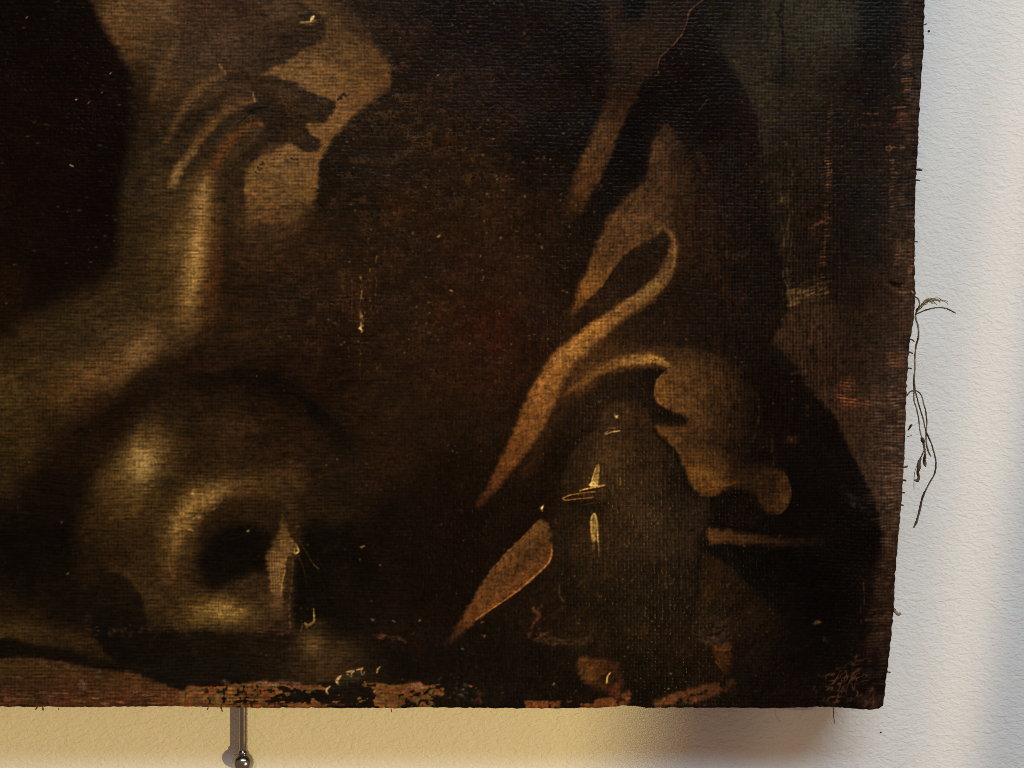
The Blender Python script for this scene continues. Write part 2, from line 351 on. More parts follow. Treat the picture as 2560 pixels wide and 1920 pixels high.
# dark dome contour above
stroke([(430,960,20,24,14,7),(520,935,24,16,9,5),(640,940,44,12,7,4),(740,975,54,10,6,4),(820,1030,50,12,7,4),(870,1075,36,14,8,5)], f=26, a=0.25)
stroke([(690,960,4),(770,990,4),(820,1030,5),(862,1062,4)], (44,24,12), f=4, a=0.35)
blob(580, 1070, 40, 26, 0, (54,35,17), 0.45)
blob(630, 1100, 22, 14, 20, (30,18,8), 0.7)
# forehead highlight
blob(350, 1160, 44, 92, 24, (108,80,38), 0.75)
blob(352, 1150, 32, 52, 20, (142,112,60), 0.8)
blob(352, 1165, 18, 30, 12, (158,128,72), 0.75)
blob(372, 1090, 30, 22, -35, (74,50,22), 0.5)
blob(298, 1250, 30, 60, 12, (66,45,19), 0.6)
# temple furrow
stroke([(430,1210,40),(400,1260,46),(385,1320,40),(375,1380,34)], (44,30,13), f=30, a=0.30)
# brow ridge
stroke([(735,1200,46,72,48,23),(665,1207,46,70,48,22),(608,1213,50,82,58,27),(540,1228,58,102,75,36),(480,1260,68,112,83,39),(444,1312,70,104,76,35),(428,1372,62,86,61,27),(424,1432,40,70,47,20)], f=32, a=0.85)
stroke([(520,1190,50),(440,1230,60),(390,1290,60),(370,1370,50)], (58,40,17), f=34, a=0.35)
stroke([(560,1222,20),(510,1240,30),(470,1275,38),(445,1320,34),(436,1370,22)], (130,97,49), f=20, a=0.5)
blob(484, 1232, 5, 6, 30, (176,140,84), 0.8, 1, 1)
for k in range(26):
    t = rng.rand(); x = 440 + t * 110 + rng.randn() * 14; y = 1330 - t * 105 + rng.randn() * 14
    blob(x, y, 3 + rng.rand() * 2, 2.5, 0, (156,120,62), 0.55 * rng.rand() + 0.15, 1, 0.6)
stroke([(421,1390,4),(424,1420,6),(431,1444,6),(436,1438,4),(434,1400,3)], (96,66,32), f=3, a=0.7)
# eye socket
region([(600,1244,16),(540,1275,16),(505,1325,14),(485,1385,14),(478,1440,18),(500,1480,16),(560,1500,18),(640,1490,20),(690,1450,14),(705,1400,14),(712,1320,14),(700,1262,20)],
       [(600,1270,40,25,11),(540,1300,36,22,9),(660,1280,36,23,10),(510,1360,32,20,9),(500,1440,36,24,11),(560,1490,46,31,15),(640,1470,46,32,16),(690,1420,40,27,12),(600,1360,14,8,4),(690,1330,28,18,8)], eps=16)
poly([(550,1328),(613,1311),(660,1328),(680,1352),(676,1400),(655,1440),(625,1430),(580,1455),(545,1474),(512,1458),(498,1423),(509,1377)], (11,7,4), 14, 0.92)
blob(625, 1460, 44, 16, -22, (50,35,18), 0.7)
# nasal bone
region([(708,1276,3),(717,1300,3),(724,1330,3),(735,1362,4),(738,1385,3),(724,1388,4),(716,1410,3),(709,1450,3),(708,1520,6),(700,1550,10),(688,1540,10),(678,1500,7),(672,1440,5),(667,1395,6),(676,1365,8),(694,1338,8),(702,1305,5)],
       [(708,1290,64,44,20),(713,1330,88,62,30),(716,1365,112,80,40),(690,1375,86,60,29),(675,1395,96,68,34),(690,1430,92,66,34),(688,1500,80,56,29),(705,1410,120,86,45),(702,1470,106,76,40),(698,1545,60,42,22)], eps=9, a=0.85)
for x in (677, 683, 690, 697):
    stroke([(x + rng.randn(), 1370 + abs(690 - x), 2), (x, 1420, 3), (x + 3, 1480, 2)], (124,90,48), f=1.5, a=0.7)
stroke([(716,1392,3),(712,1430,4),(706,1455,3),(702,1490,3)], (146,106,56), f=2, a=0.8)
poly([(726,1388),(733,1386),(731,1440),(726,1500),(712,1520),(712,1450),(716,1410)], (50,34,17), 3, 0.9)
stroke([(733,1392,3),(731,1440,3),(727,1480,3),(724,1500,4),(723,1530,4),(725,1568,5)], (92,64,32), f=2, a=0.85, rough=0.4)
stroke([(728,1345,4),(736,1362,5),(742,1374,4)], (100,68,34), f=2.5, a=0.8)
stroke([(738,1358,3,112,78,40),(744,1368,4,170,132,76),(746,1378,5,198,156,92),(738,1384,4,170,128,70),(736,1372,3,150,110,60)], f=1.8, a=0.95, relief=1.2)
stroke([(742,1386,3),(752,1402,3),(760,1425,2.5),(766,1455,2)], (82,52,28), f=1.5, a=0.85)
stroke([(740,1340,3),(760,1370,3),(780,1405,2.5),(797,1424,3)], (62,40,20), f=2, a=0.8)
stroke([(784,1412,2),(797,1422,3)], (110,80,48), f=1.5, a=0.7)
stroke([(766,1455,1.8),(778,1485,1.8),(784,1520,2)], (58,40,22), f=1.2, a=0.6)
poly([(745,1400),(790,1430),(840,1480),(840,1540),(790,1550),(740,1560),(730,1500)], (11,8,4), 14, 0.6)
# torn speck of yellow paint
stroke([(784,1522,2.5,130,96,44),(785,1540,4,160,122,62),(785,1552,5,176,136,66),(778,1560,6,166,124,58),(770,1563,6,150,112,50),(762,1558,4,120,86,40),(768,1570,4,130,90,40)], f=1.8, a=0.95, relief=1.4)
stroke([(757,1560,3),(753,1575,4),(754,1583,2)], (92,66,36), f=2, a=0.8)
blob(795, 1560, 26, 10, -10, (64,46,22), 0.55)
# cheekbone
blob(553, 1532, 74, 34, 4, (98,72,32), 0.75)
blob(553, 1530, 46, 20, 4, (132,102,50), 0.8)
for k in range(24):
    blob(553 + rng.randn() * 30, 1530 + rng.randn() * 10, 4, 2.2, -50, (158,122,58), 0.6 * rng.rand(), 1, 0.7)
# hinge of the jaw, dark
region([(205,1470,30),(250,1430,22),(300,1438,14),(335,1462,14),(358,1500,13),(370,1545,13),(374,1585,14),(420,1640,20),(420,1730,10),(370,1701,8),(318,1670,8),(270,1640,6),(235,1590,6),(215,1550,10)],
       [(260,1470,22,14,6),(300,1480,26,17,8),(330,1520,22,15,7),(260,1540,16,11,6),(320,1580,18,12,7),(270,1620,13,9,6),(360,1660,15,11,7),(400,1700,18,12,8)])
stroke([(268,1425,8,44,29,12),(310,1432,10,62,42,19),(340,1462,8,66,46,22),(362,1500,7,56,38,18),(372,1550,7,46,31,15)], f=6, a=0.6)
blob(222, 1542, 8, 9, 0, (46,36,26), 0.6)
# shadow under the skull
region([(360,1584,14),(480,1578,14),(600,1584,15),(720,1582,16),(800,1580,20),(900,1600,30),(1000,1620,30),(1060,1700,20),(960,1720,14),(820,1716,10),(640,1703,8),(500,1708,6),(460,1738,6),(430,1728,6),(380,1695,10),(340,1640,16)],
       [(400,1620,18,12,7),(500,1620,24,17,9),(600,1620,26,18,9),(700,1620,30,20,11),(440,1680,18,14,9),(560,1680,20,15,10),(680,1680,28,19,11),(780,1620,50,36,18),(840,1640,46,33,17),(880,1660,38,27,15),(800,1680,44,29,15),(740,1650,38,26,14),(940,1660,24,17,10),(1000,1650,18,12,8)], eps=24)
blob(782, 1612, 26, 26, 0, (100,74,38), 0.85)
blob(810, 1665, 60, 40, 20, (56,37,19), 0.6)
blob(850, 1636, 26, 20, 0, (66,48,24), 0.5)
blob(805, 1655, 8, 12, 20, (70,52,34), 0.6)
for k in range(70):
    x = 215 + rng.rand() * 260; y = 1577 + rng.randn() * 6
    blob(x, y, 3, 2, 0, (74,52,30), rng.rand() * 0.6)
for k in range(40):
    x = 620 + rng.rand() * 120; y = 1578 + rng.randn() * 6
    blob(x, y, 5, 2, 0, (82,50,32), rng.rand() * 0.6)
for k in range(22):
    x = 935 + rng.rand() * 75; y = 1590 + (x - 935) * 0.14 + rng.randn() * 3
    blob(x, y, 6, 2.2, 10, (98,56,38), rng.rand() * 0.8, 1, 0.4)

# ---- table edge and ledge
region([(-600,1500,24),(-20,1545,22),(80,1556,20),(180,1572,16),(232,1592,8),(262,1632,6),(285,1662,8),(180,1640,12),(60,1612,10),(-20,1600,8),(-600,1580,10)],
       [(20,1580,60,42,18),(90,1585,56,39,17),(160,1600,46,31,13),(230,1620,44,28,12),(270,1650,44,29,13)], a=0.9)
region([(-600,1590,8),(-20,1596,8),(90,1612,9),(180,1626,12),(260,1648,14),(310,1680,10),(260,1676,10),(150,1654,8),(-20,1644,7),(-600,1640,8)], [(20,1620,17,11,5),(140,1636,16,10,5),(260,1662,17,11,6)], a=0.95)
region([(-600,1645,5),(-20,1644,5),(145,1655,5),(231,1673,5),(324,1684,6),(372,1702,5),(440,1730,5),(470,1745,6),(470,1800,4),(-600,1800,4)],
       [(0,1668,66,45,20),(100,1674,64,43,19),(180,1690,62,40,19),(0,1710,50,32,16),(100,1705,56,36,18),(250,1700,60,39,19),(320,1710,72,44,20),(370,1730,70,43,22),(280,1740,64,39,20),(200,1725,62,36,18),(60,1735,58,36,19),(20,1755,76,43,26),(160,1755,74,41,24),(300,1760,72,39,21),(430,1755,86,47,26)], eps=14)
stroke([(0,1690,4),(20,1693,5),(60,1696,4),(120,1694,3)], (88,60,30), f=2.5, a=0.6, rough=0.4)
poly([(204,1700),(212,1708),(214,1728),(205,1732),(196,1726),(197,1712)], (86,66,48), 3, 0.75, 0.6)
poly([(240,1680),(247,1676),(246,1684),(238,1688)], (84,60,38), 2.5, 0.8, 0.5)
for k in range(160):
    x = rng.rand() * 460; y = 1733 + rng.rand() * 36
    stroke([(x, y, 2.4), (x + 8 + rng.rand() * 30, y + rng.randn() * 2, 2.4)], [(112,70,44),(92,50,30),(60,28,16),(136,92,50)][k % 4], f=1.5, a=0.15 + 0.5 * rng.rand())

# ---- exposed red ground along the bottom with islands of black paint
sl = window(430, 1130, 1680, 1780)
X = XX[sl]; Y = YY[sl]
n1 = lerp_noise(30, 15, 61, X, Y) * 0.42 + lerp_noise(13, 8, 62, X, Y) * 0.30 + lerp_noise(6.5, 4.5, 63, X, Y) * 0.28
top = 1713 + 7 * np.sin(X / 37.0) - 5 * sstep(600, 800, X) + 16 * sstep(800, 830, X) * (1 - sstep(920, 980, X)) * 0 + 10 * (n1 - 0.5)
band = sstep(0, 5, Y - top) * sstep(452, 466, X + (Y - 1735) * 0.6)
pres = np.interp(X, [440, 640, 660, 690, 745, 800, 830, 870, 930, 950, 1000, 1060, 1075, 1110, 1130], [1, .9, .78, .6, .56, .5, .36, .28, .3, .78, .68, .46, .46, .2, 0])
low = np.interp(X, [440, 640, 700, 760, 820, 870, 940, 1130], [0, 0, .16, .16, .05, .1, 0, 0]) * sstep(1722, 1732, Y) * (1 - sstep(1756, 1762, Y))
red = band * sstep(0.41, 0.53, pres - low * 1.6 + (n1 - 0.5) * 1.7)
speck = sstep(0.72, 0.8, lerp_noise(7, 8, 64, X, Y)) * sstep(500, 520, X) * (1 - sstep(680, 700, X))
red = red * (1 - 0.85 * speck)
rc = np.stack([98 + 44 * (lerp_noise(9, 5, 65, X, Y) - 0.5), 62 + 28 * (lerp_noise(9, 5, 66, X, Y) - 0.5), 30 + 14 * (lerp_noise(9, 5, 66, X, Y) - 0.5)], -1)
comp(sl, band * (X > 700) * 0.7, (20, 16, 11))
comp(sl, red, rc)
REL[sl] -= red * 0.9
for (x, y, rx) in [(660,1711,22),(742,1716,16),(705,1712,18),(1040,1722,16),(1055,1728,10),(1030,1716,9),(565,1712,8)]:
    blob(x, y, rx, 6, 6, (136,98,78), 0.5, 1.2, 0.8)
stroke([(440,1766,5),(560,1767,5),(700,1767,6),(860,1768,5)], (80,38,22), f=3, a=0.6)
# row of teeth, thick cream dabs
for pts in [[(852,1694,3),(846,1700,7),(842,1708,8),(845,1715,4)],[(866,1684,3),(874,1683,5),(884,1682,4),(878,1688,5),(879,1697,3)],[(892,1679,4),(900,1677,4),(906,1674,3),(902,1682,4),(906,1692,3),(911,1684,2)],[(949,1671,2),(944,1677,4),(942,1686,3)],[(824,1722,4),(817,1728,5),(816,1735,5),(820,1740,3)],[(868,1690,3),(876,1696,3)]]:
    stroke([(p[0], p[1], p[2]) for p in pts], (176,142,86), f=2.0, a=0.9, relief=1.5)
poly([(850,1700),(880,1690),(905,1684),(912,1700),(895,1712),(860,1716),(846,1716)], (46,40,26), 5, 0.5)
for k in range(30):
    x = 1140 + rng.randn() * 18; y = 1730 + rng.randn() * 22
    blob(x, y, 3, 2.4, 0, (62,62,52), rng.rand() * 0.7, 1, 0.4)
for k in range(10):
    blob(1195 + rng.randn() * 6, 1752 + rng.randn() * 10, 4, 4, 0, (72,42,28), 0.5)

# ---- hooded figure: hanging cloths
region([(1510,-400,12),(1510,-40,12),(1518,60,12),(1524,150,14),(1518,230,14),(1500,290,10),(1475,345,9),(1452,400,9),(1432,460,12),(1415,520,16),(1412,560,18),(1440,545,12),(1470,500,8),(1498,452,6),(1525,395,6),(1552,325,6),
        (1572,280,7),(1588,252,8),(1597,218,5),(1622,192,4),(1644,166,3),(1655,138,3),(1685,110,3),(1704,90,3),(1717,60,3),(1726,26,3),(1755,2,3),(1790,-40,5),(1790,-400,5)],
       [(1530,30,46,29,14),(1580,20,24,14,7),(1640,40,46,28,14),(1700,20,38,22,11),(1560,90,48,31,15),(1620,100,52,33,16),(1680,80,48,29,14),(1560,170,46,28,13),(1620,160,46,27,12),(1550,230,50,29,13),(1530,280,66,40,18),
        (1520,330,92,58,28),(1490,370,84,52,24),(1540,330,78,46,20),(1480,420,90,54,21),(1455,470,78,44,17),(1440,510,54,31,12),(1420,545,34,20,9),(1500,440,78,44,17)], eps=18)
poly([(1560,-60),(1562,10),(1572,40),(1590,50),(1608,20),(1612,-60)], (17,10,5), 10, 0.85)
stroke([(1760,-2,4),(1745,10,3),(1728,24,4),(1722,32,5),(1716,58,3),(1703,90,3)], (104,66,31), f=1.6, a=0.9, relief=0.8)
stroke([(1703,90,4),(1695,97,4),(1688,108,3),(1665,130,3),(1652,142,3),(1646,155,3),(1644,168,2.5)], (118,76,38), f=1.6, a=0.9, relief=0.8)
stroke([(1771,246,1.5),(1758,262,1.8),(1746,278,1.5)], (92,66,40), f=1, a=0.8)
stroke([(1645,178,2),(1647,184,3)], (110,84,58), f=1, a=0.8)
poly([(1500,560),(1470,600),(1440,660),(1430,720),(1470,560),(1520,480),(1580,380),(1620,330),(1610,430),(1560,500)], (15,9,5), 16, 0.6)
# second cloth
region([(1662,312,4),(1678,318,5),(1692,345,7),(1712,382,12),(1724,450,24),(1732,530,34),(1736,620,34),(1728,690,26),(1700,730,24),(1640,740,20),(1560,740,16),(1500,740,10),(1462,778,7),(1440,790,7),(1430,790,9),(1445,720,9),(1462,690,7),
        (1475,655,7),(1488,615,8),(1506,575,9),(1528,533,9),(1560,500,8),(1600,462,8),(1622,432,7),(1627,375,6),(1640,340,5)],
       [(1660,330,60,38,20),(1650,380,80,50,27),(1690,400,62,37,19),(1640,440,76,47,24),(1690,470,68,42,21),(1600,500,82,51,26),(1660,520,80,49,25),(1710,540,58,34,17),(1550,550,88,54,26),(1620,570,84,53,27),(1520,610,86,54,27),
        (1570,600,84,52,27),(1500,660,92,57,27),(1480,700,108,69,30),(1450,750,96,58,23),(1440,780,72,42,16),(1720,640,56,31,15),(1710,700,46,26,13)], eps=18)
region([(1657,574,4),(1668,584,4),(1673,604,4),(1669,628,4),(1654,650,4),(1640,688,4),(1622,714,5),(1592,742,6),(1560,762,7),(1528,782,8),(1498,800,10),(1470,820,14),(1430,830,16),(1420,800,14),(1448,775,6),(1478,742,5),(1505,715,4),(1522,690,4),(1548,650,4),(1580,624,4),(1622,602,4),(1645,584,4)],
       [(1650,610,42,26,13),(1600,660,40,24,12),(1560,710,40,24,13),(1500,760,36,21,11),(1450,800,30,17,9)], eps=20)
stroke([(1645,580,5),(1600,605,6),(1560,632,7),(1535,665,8),(1515,692,7),(1500,715,6),(1470,745,5)], (102,66,30), f=3.5, a=0.75)
stroke([(1690,360,50),(1735,470,80),(1752,600,90),(1750,720,80),(1720,820,60)], (54,32,15), f=50, a=0.55)
for pts in [[(1720,420),(1730,520),(1726,640)],[(1750,380),(1772,500),(1778,640)],[(1690,450),(1702,540),(1704,620)]]:
    stroke([(x, y, 14) for (x, y) in pts], (66,40,19), f=9, a=0.4)
for pts in [[(1735,440),(1750,560),(1752,680)],[(1620,480),(1560,560),(1520,640)]]:
    stroke([(x, y, 10) for (x, y) in pts], (34,20,10), f=9, a=0.4)
# looped lit fold
stroke([(1648,568,8,84,52,26),(1668,572,9,104,68,34),(1682,590,16,98,62,30),(1684,625,26,104,66,32),(1672,668,32,104,70,34),(1650,705,34,132,92,46),(1618,738,38,122,82,40),(1572,770,42,118,78,37),(1520,806,46,126,84,40),(1466,850,52,128,86,40),
        (1412,900,60,134,88,40),(1375,950,64,124,80,36),(1350,1000,70,116,73,33),(1325,1060,64,104,64,29),(1295,1115,54,96,58,25),(1262,1170,40,86,50,21),(1228,1220,24,76,43,18),(1195,1265,12,54,30,13)], f=8, a=0.95, relief=0.6)
stroke([(1690,630,6),(1682,680,6),(1666,712,4)], (116,74,34), f=3, a=0.6)
stroke([(1640,712,10),(1626,722,12),(1600,748,8)], (164,120,66), f=5, a=0.6, relief=0.8)
stroke([(1530,820,6),(1500,845,6),(1470,872,7),(1440,892,6)], (148,102,50), f=3, a=0.7, relief=0.5)
stroke([(1640,574,5),(1662,570,7),(1682,592,9),(1688,636,8),(1676,690,7)], (138,92,45), f=4, a=0.7, relief=0.5)
stroke([(1478,930,30),(1440,985,40),(1400,1045,46),(1350,1120,40),(1300,1190,30)], (52,31,15), f=24, a=0.6)
stroke([(1620,880,2),(1600,560,2)], (96,60,30), f=1, a=0.0)
blob(1600, 540, 46, 60, 35, (98,62,30), 0.55)
for pts, c in [([(1690,400),(1668,500),(1610,585)], (52,32,15)),([(1640,350),(1612,470),(1545,580)], (104,67,33)),([(1700,440),(1690,540),(1700,600)], (44,27,13)),([(1580,500),(1530,580),(1490,660)], (66,41,20)),([(1668,722),(1600,772),(1530,822),(1470,878),(1425,930)], (60,37,17)),([(1640,700),(1570,752),(1490,812),(1420,876),(1370,940),(1335,1010)], (146,100,50)),([(1380,1020),(1340,1090),(1300,1150)], (72,44,20)),([(1500,470),(1478,410),(1500,360)], (70,44,20))]:
    stroke([(x, y, 8) for (x, y) in pts], c, f=6, a=0.5)
blob(1650, 400, 22, 60, 5, (92,58,29), 0.5)
blob(1440, 893, 5, 4, 0, (200,160,104), 0.9, 1.5, 1.4)
blob(1450, 872, 16, 18, 0, (146,104,56), 0.5)
blob(1398, 905, 6, 14, 0, (150,106,56), 0.5)
poly([(1341,940),(1352,945),(1364,958),(1356,962),(1345,950)], (150,94,52), 2, 0.85, 0.8)
stroke([(1395,970,30),(1365,1030,30),(1335,1090,26)], (120,78,36), f=16, a=0.4)
# shade inside the loop and under it
poly([(1700,690),(1650,760),(1580,810),(1500,870),(1470,905),(1540,880),(1640,860),(1780,860),(1800,760),(1760,680)], (36,22,12), 22, 0.7)
# brown plateau over the arch
region([(1500,905,12),(1560,875,10),(1640,860,10),(1720,868,10),(1780,880,12),(1830,910,40),(1860,980,50),(1840,1060,46),(1760,1000,20),(1690,960,14),(1640,930,12),(1560,940,12)],
       [(1560,890,62,38,18),(1640,872,66,40,19),(1720,880,64,40,20),(1780,910,60,37,18),(1800,970,58,35,17),(1720,940,80,50,24)], eps=18)
stroke([(1410,985,10,70,44,20),(1440,965,18,84,54,25),(1480,938,22,104,70,33),(1530,912,26,124,84,40),(1580,898,28,142,102,50),(1625,896,24,140,98,46),(1655,904,16,134,92,42),(1675,915,8,112,72,34)], f=6, a=0.92, relief=0.6)
stroke([(1622,890,4),(1650,897,4),(1672,910,4)], (168,120,58), f=2, a=0.7, relief=0.6)
stroke([(1610,898,3),(1645,908,3),(1668,918,3)], (160,114,56), f=2, a=0.6, relief=0.5)
blob(1470, 925, 60, 34, -35, (86,54,25), 0.7)
blob(1540, 880, 70, 20, -15, (60,37,18), 0.6)
stroke([(1430,905,14),(1470,880,14),(1520,850,12),(1580,815,10)], (74,45,21), f=12, a=0.5)
# dark hollow under the arch
region([(1480,985,12),(1530,945,8),(1580,925,6),(1630,920,5),(1664,925,4),(1672,918,3),(1664,938,4),(1646,955,4),(1638,985,4),(1642,1010,6),(1630,1060,20),(1560,1030,20),(1480,1060,20),(1440,1110,20),(1420,1150,20),(1380,1180,20),(1370,1120,18),(1400,1060,16),(1440,1010,14)],
       [(1600,950,30,17,9),(1640,935,22,13,7),(1540,980,30,18,9),(1620,1000,28,17,9),(1470,1030,30,18,9),(1420,1100,24,14,7),(1390,1150,18,10,6)])
# face-like mass of cloth on the right
region([(1672,918,3),(1668,932,3),(1648,942,3),(1640,960,3),(1637,985,3),(1645,1005,3),(1660,1018,4),(1685,1028,4),(1712,1045,6),(1712,1062,8),(1690,1064,7),(1640,1062,10),(1628,1075,10),(1660,1098,8),(1697,1139,6),(1712,1180,5),(1722,1215,4),
        (1745,1232,3),(1768,1246,3),(1790,1240,4),(1810,1225,7),(1850,1218,12),(1880,1225,14),(1890,1185,30),(1880,1150,44),(1868,1100,50),(1850,1020,50),(1820,955,44),(1765,912,30),(1700,902,14)],
       [(1655,960,104,66,31),(1652,995,112,71,32),(1690,945,94,59,28),(1700,1010,90,56,26),(1750,970,84,53,25),(1745,1045,72,45,21),(1790,1000,62,38,18),(1830,1040,36,22,11),(1680,1085,78,49,23),(1735,1100,62,39,18),(1790,1095,46,28,14),(1715,1145,72,44,20),(1780,1150,74,46,20),
        (1740,1190,100,63,27),(1770,1212,104,65,27),(1800,1190,88,55,23),(1770,1238,80,48,19),(1840,1205,56,34,15),(1850,1175,44,27,13),(1840,1120,32,19,10),(1880,1150,26,16,9)], eps=15)
stroke([(1640,1066,8),(1668,1098,9),(1700,1138,9),(1716,1180,8),(1730,1214,6)], (100,64,30), f=5, a=0.5)
stroke([(1760,925,16),(1790,985,18),(1800,1060,18)], (52,32,15), f=14, a=0.4)
stroke([(1700,925,12),(1722,985,14),(1726,1040,12)], (98,62,29), f=9, a=0.4)
stroke([(1640,1036,10),(1665,1042,22),(1695,1046,22),(1712,1052,12)], (18,11,6), f=7, a=0.9)
stroke([(1672,922,3),(1650,942,3.5),(1640,962,4),(1638,988,4),(1648,1008,4),(1672,1022,3)], (128,82,38), f=2.2, a=0.75, relief=0.8)
for k in range(9):
    o = k * 7.0
    stroke([(1722 + o, 1175 + o * 0.15 - 12, 3), (1745 + o, 1198 + o * 0.05, 3), (1772 + o * 0.9, 1218 - o * 0.12, 3), (1800 + o * 0.7, 1222 - o * 0.3, 2)], (122,80,36), f=1.6, a=0.25 + 0.45 * rng.rand(), relief=0.9)
for pts, c in [([(1675,955),(1730,985),(1790,1040),(1830,1090)], (50,31,15)),([(1690,1085),(1750,1105),(1820,1140)], (52,32,15)),([(1660,985),(1700,1000),(1760,1040)], (108,69,32)),([(1650,1080),(1700,1100),(1750,1140)], (96,61,28))]:
    stroke([(x, y, 7) for (x, y) in pts], c, f=5, a=0.45)
stroke([(1745,965,5),(1746,1010,5),(1744,1050,5)], (122,80,40), f=3, a=0.6, rough=0.5)
stroke([(1895,1040,4),(1890,1075,5),(1884,1100,6)], (64,44,26), f=3, a=0.6, rough=0.4)
blob(1983, 1100, 12, 7, 0, (82,52,26), 0.7)
for (x, y0, y1) in [(1930,1070,1130),(1932,1140,1170),(1895,1000,1060),(2018,1010,1040)]:
    stroke([(x, y0, 4), (x + 1, (y0 + y1) / 2, 4), (x, y1, 4)], (88,60,28), f=2.5, a=0.7, rough=0.5)
# nose and mouth shapes
region([(1870,1180,26),(1920,1168,16),(1955,1176,7),(1972,1205,3),(1976,1235,3),(1968,1265,3),(1950,1284,4),(1925,1286,6),(1905,1270,8),(1890,1240,10)],
       [(1900,1200,56,35,16),(1930,1220,50,31,14),(1955,1215,68,43,20),(1964,1245,84,53,24),(1945,1270,64,40,18),(1915,1250,50,30,13)], eps=10)
stroke([(1958,1180,3),(1973,1210,4),(1976,1240,4),(1966,1268,4),(1948,1284,3)], (100,64,29), f=2.4, a=0.55, relief=0.5)
region([(1772,1250,4),(1790,1243,5),(1830,1228,8),(1870,1235,10),(1890,1262,10),(1905,1285,8),(1960,1296,14),(2060,1280,30),(2080,1330,30),(2000,1340,14),(1900,1325,8),(1840,1315,7),(1800,1292,5),(1772,1284,5)],
       [(1800,1262,17,10,6),(1860,1250,18,10,6),(1850,1300,20,12,7),(1920,1310,16,10,6),(2000,1310,14,9,6)])
region([(1768,1322,5),(1800,1322,7),(1860,1332,9),(1930,1342,9),(2000,1346,12),(2060,1352,18),(2060,1368,18),(1980,1366,12),(1900,1362,9),(1830,1362,7),(1772,1360,5)], [(1790,1340,74,45,22),(1850,1346,68,42,20),(1930,1352,56,34,17),(2020,1358,38,24,13)], eps=12)
region([(1752,1372,3),(1790,1364,5),(1860,1366,7),(1960,1370,12),(2100,1360,30),(2160,1420,30),(2120,1520,40),(2000,1560,50),(1930,1520,16),(1890,1480,8),(1850,1440,6),(1810,1405,5),(1770,1388,4)], [(1800,1380,13,10,6),(1880,1420,10,7,4),(1980,1420,10,7,4),(2050,1420,9,6,4),(1960,1500,14,9,6),(2060,1500,10,7,5)])
region([(1745,1380,8),(1790,1395,6),(1830,1420,6),(1870,1462,7),(1910,1502,10),(1930,1540,24),(1860,1570,34),(1780,1560,30),(1740,1500,16),(1738,1430,10)], [(1780,1420,38,23,11),(1775,1470,42,25,12),(1830,1460,34,21,10),(1860,1500,30,19,10),(1800,1530,30,20,11)], a=0.9)
stroke([(1748,1372,8),(1742,1430,10),(1738,1490,10),(1728,1540,12)], (17,11,7), f=7, a=0.7)
# cool glints on the dark
blob(2130, 1240, 16, 8, 40, (40,33,30), 0.7); blob(2112, 1212, 6, 5, 0, (38,31,28), 0.7); blob(2135, 1262, 6, 4, 30, (84,76,70), 0.7); blob(2158, 1268, 4, 3, 0, (60,50,44), 0.6)

# ---- leaf and flask
region([(1350,1298,3),(1325,1325,3),(1285,1362,3),(1255,1395,3),(1225,1430,4),(1200,1465,4),(1178,1505,4),(1155,1545,6),(1130,1585,8),(1112,1612,10),(1140,1600,8),(1170,1572,5),(1210,1538,3),(1262,1500,3),(1300,1473,3),(1340,1440,3),(1372,1410,3),(1379,1388,3),(1380,1345,4),(1368,1305,5)],
       [(1350,1310,86,56,29),(1325,1345,84,55,28),(1350,1370,64,40,20),(1290,1400,86,54,27),(1340,1410,80,48,23),(1250,1440,80,50,25),(1290,1460,90,54,25),(1210,1490,84,51,24),(1230,1510,92,55,25),(1175,1540,78,46,20),(1140,1590,54,32,15)], eps=14)
stroke([(1352,1345,22),(1310,1400,26),(1262,1452,20),(1215,1505,14)], (56,35,17), f=14, a=0.5)
stroke([(1335,1325,8),(1290,1375,10),(1245,1425,8)], (98,64,31), f=6, a=0.5)
stroke([(1380,1350,4),(1378,1388,5),(1368,1410,4),(1335,1442,4.5),(1290,1480,4.5),(1240,1515,3.5),(1190,1548,3)], (156,98,42), f=2, a=0.85, relief=0.9)
stroke([(1346,1302,3),(1300,1350,3),(1262,1388,3),(1228,1428,3)], (110,74,36), f=2, a=0.6)
region([(1535,1008,6),(1581,1003,6),(1618,1022,7),(1628,1060,8),(1662,1099,6),(1697,1139,5),(1714,1191,4),(1735,1226,5),(1768,1249,7),(1776,1284,12),(1757,1330,12),(1745,1365,14),(1744,1423,17),(1740,1500,27),(1700,1560,42),(1560,1560,42),(1440,1520,17),(1400,1506,5),(1392,1450,4),(1383,1365,6),(1380,1307,8),
        (1398,1270,7),(1403,1226,5),(1407,1191,5),(1425,1139,5),(1454,1099,6),(1494,1070,7),(1503,1035,7)],
       [(1540,1030,50,31,18),(1590,1020,44,26,14),(1520,1070,46,30,19),(1590,1070,44,28,16),(1460,1120,38,24,15),(1500,1140,55,38,21),(1560,1130,48,32,19),(1620,1120,39,26,16),(1430,1190,36,24,14),(1480,1200,52,35,20),(1550,1200,50,33,20),(1620,1190,42,28,18),(1680,1160,32,21,13),
        (1700,1220,22,14,8),(1660,1240,34,23,15),(1420,1260,30,19,9),(1480,1270,34,22,12),(1560,1270,48,32,19),(1640,1290,44,31,20),(1720,1290,38,26,18),(1410,1340,32,21,11),(1480,1340,45,30,17),(1550,1340,40,26,15),(1620,1350,41,28,18),(1700,1350,40,27,18),
        (1410,1440,24,15,9),(1480,1440,31,21,11),(1560,1440,30,19,11),(1640,1440,28,18,12),(1720,1440,27,18,12),(1450,1510,24,16,9),(1560,1520,27,18,10),(1680,1520,25,16,10)], eps=22)
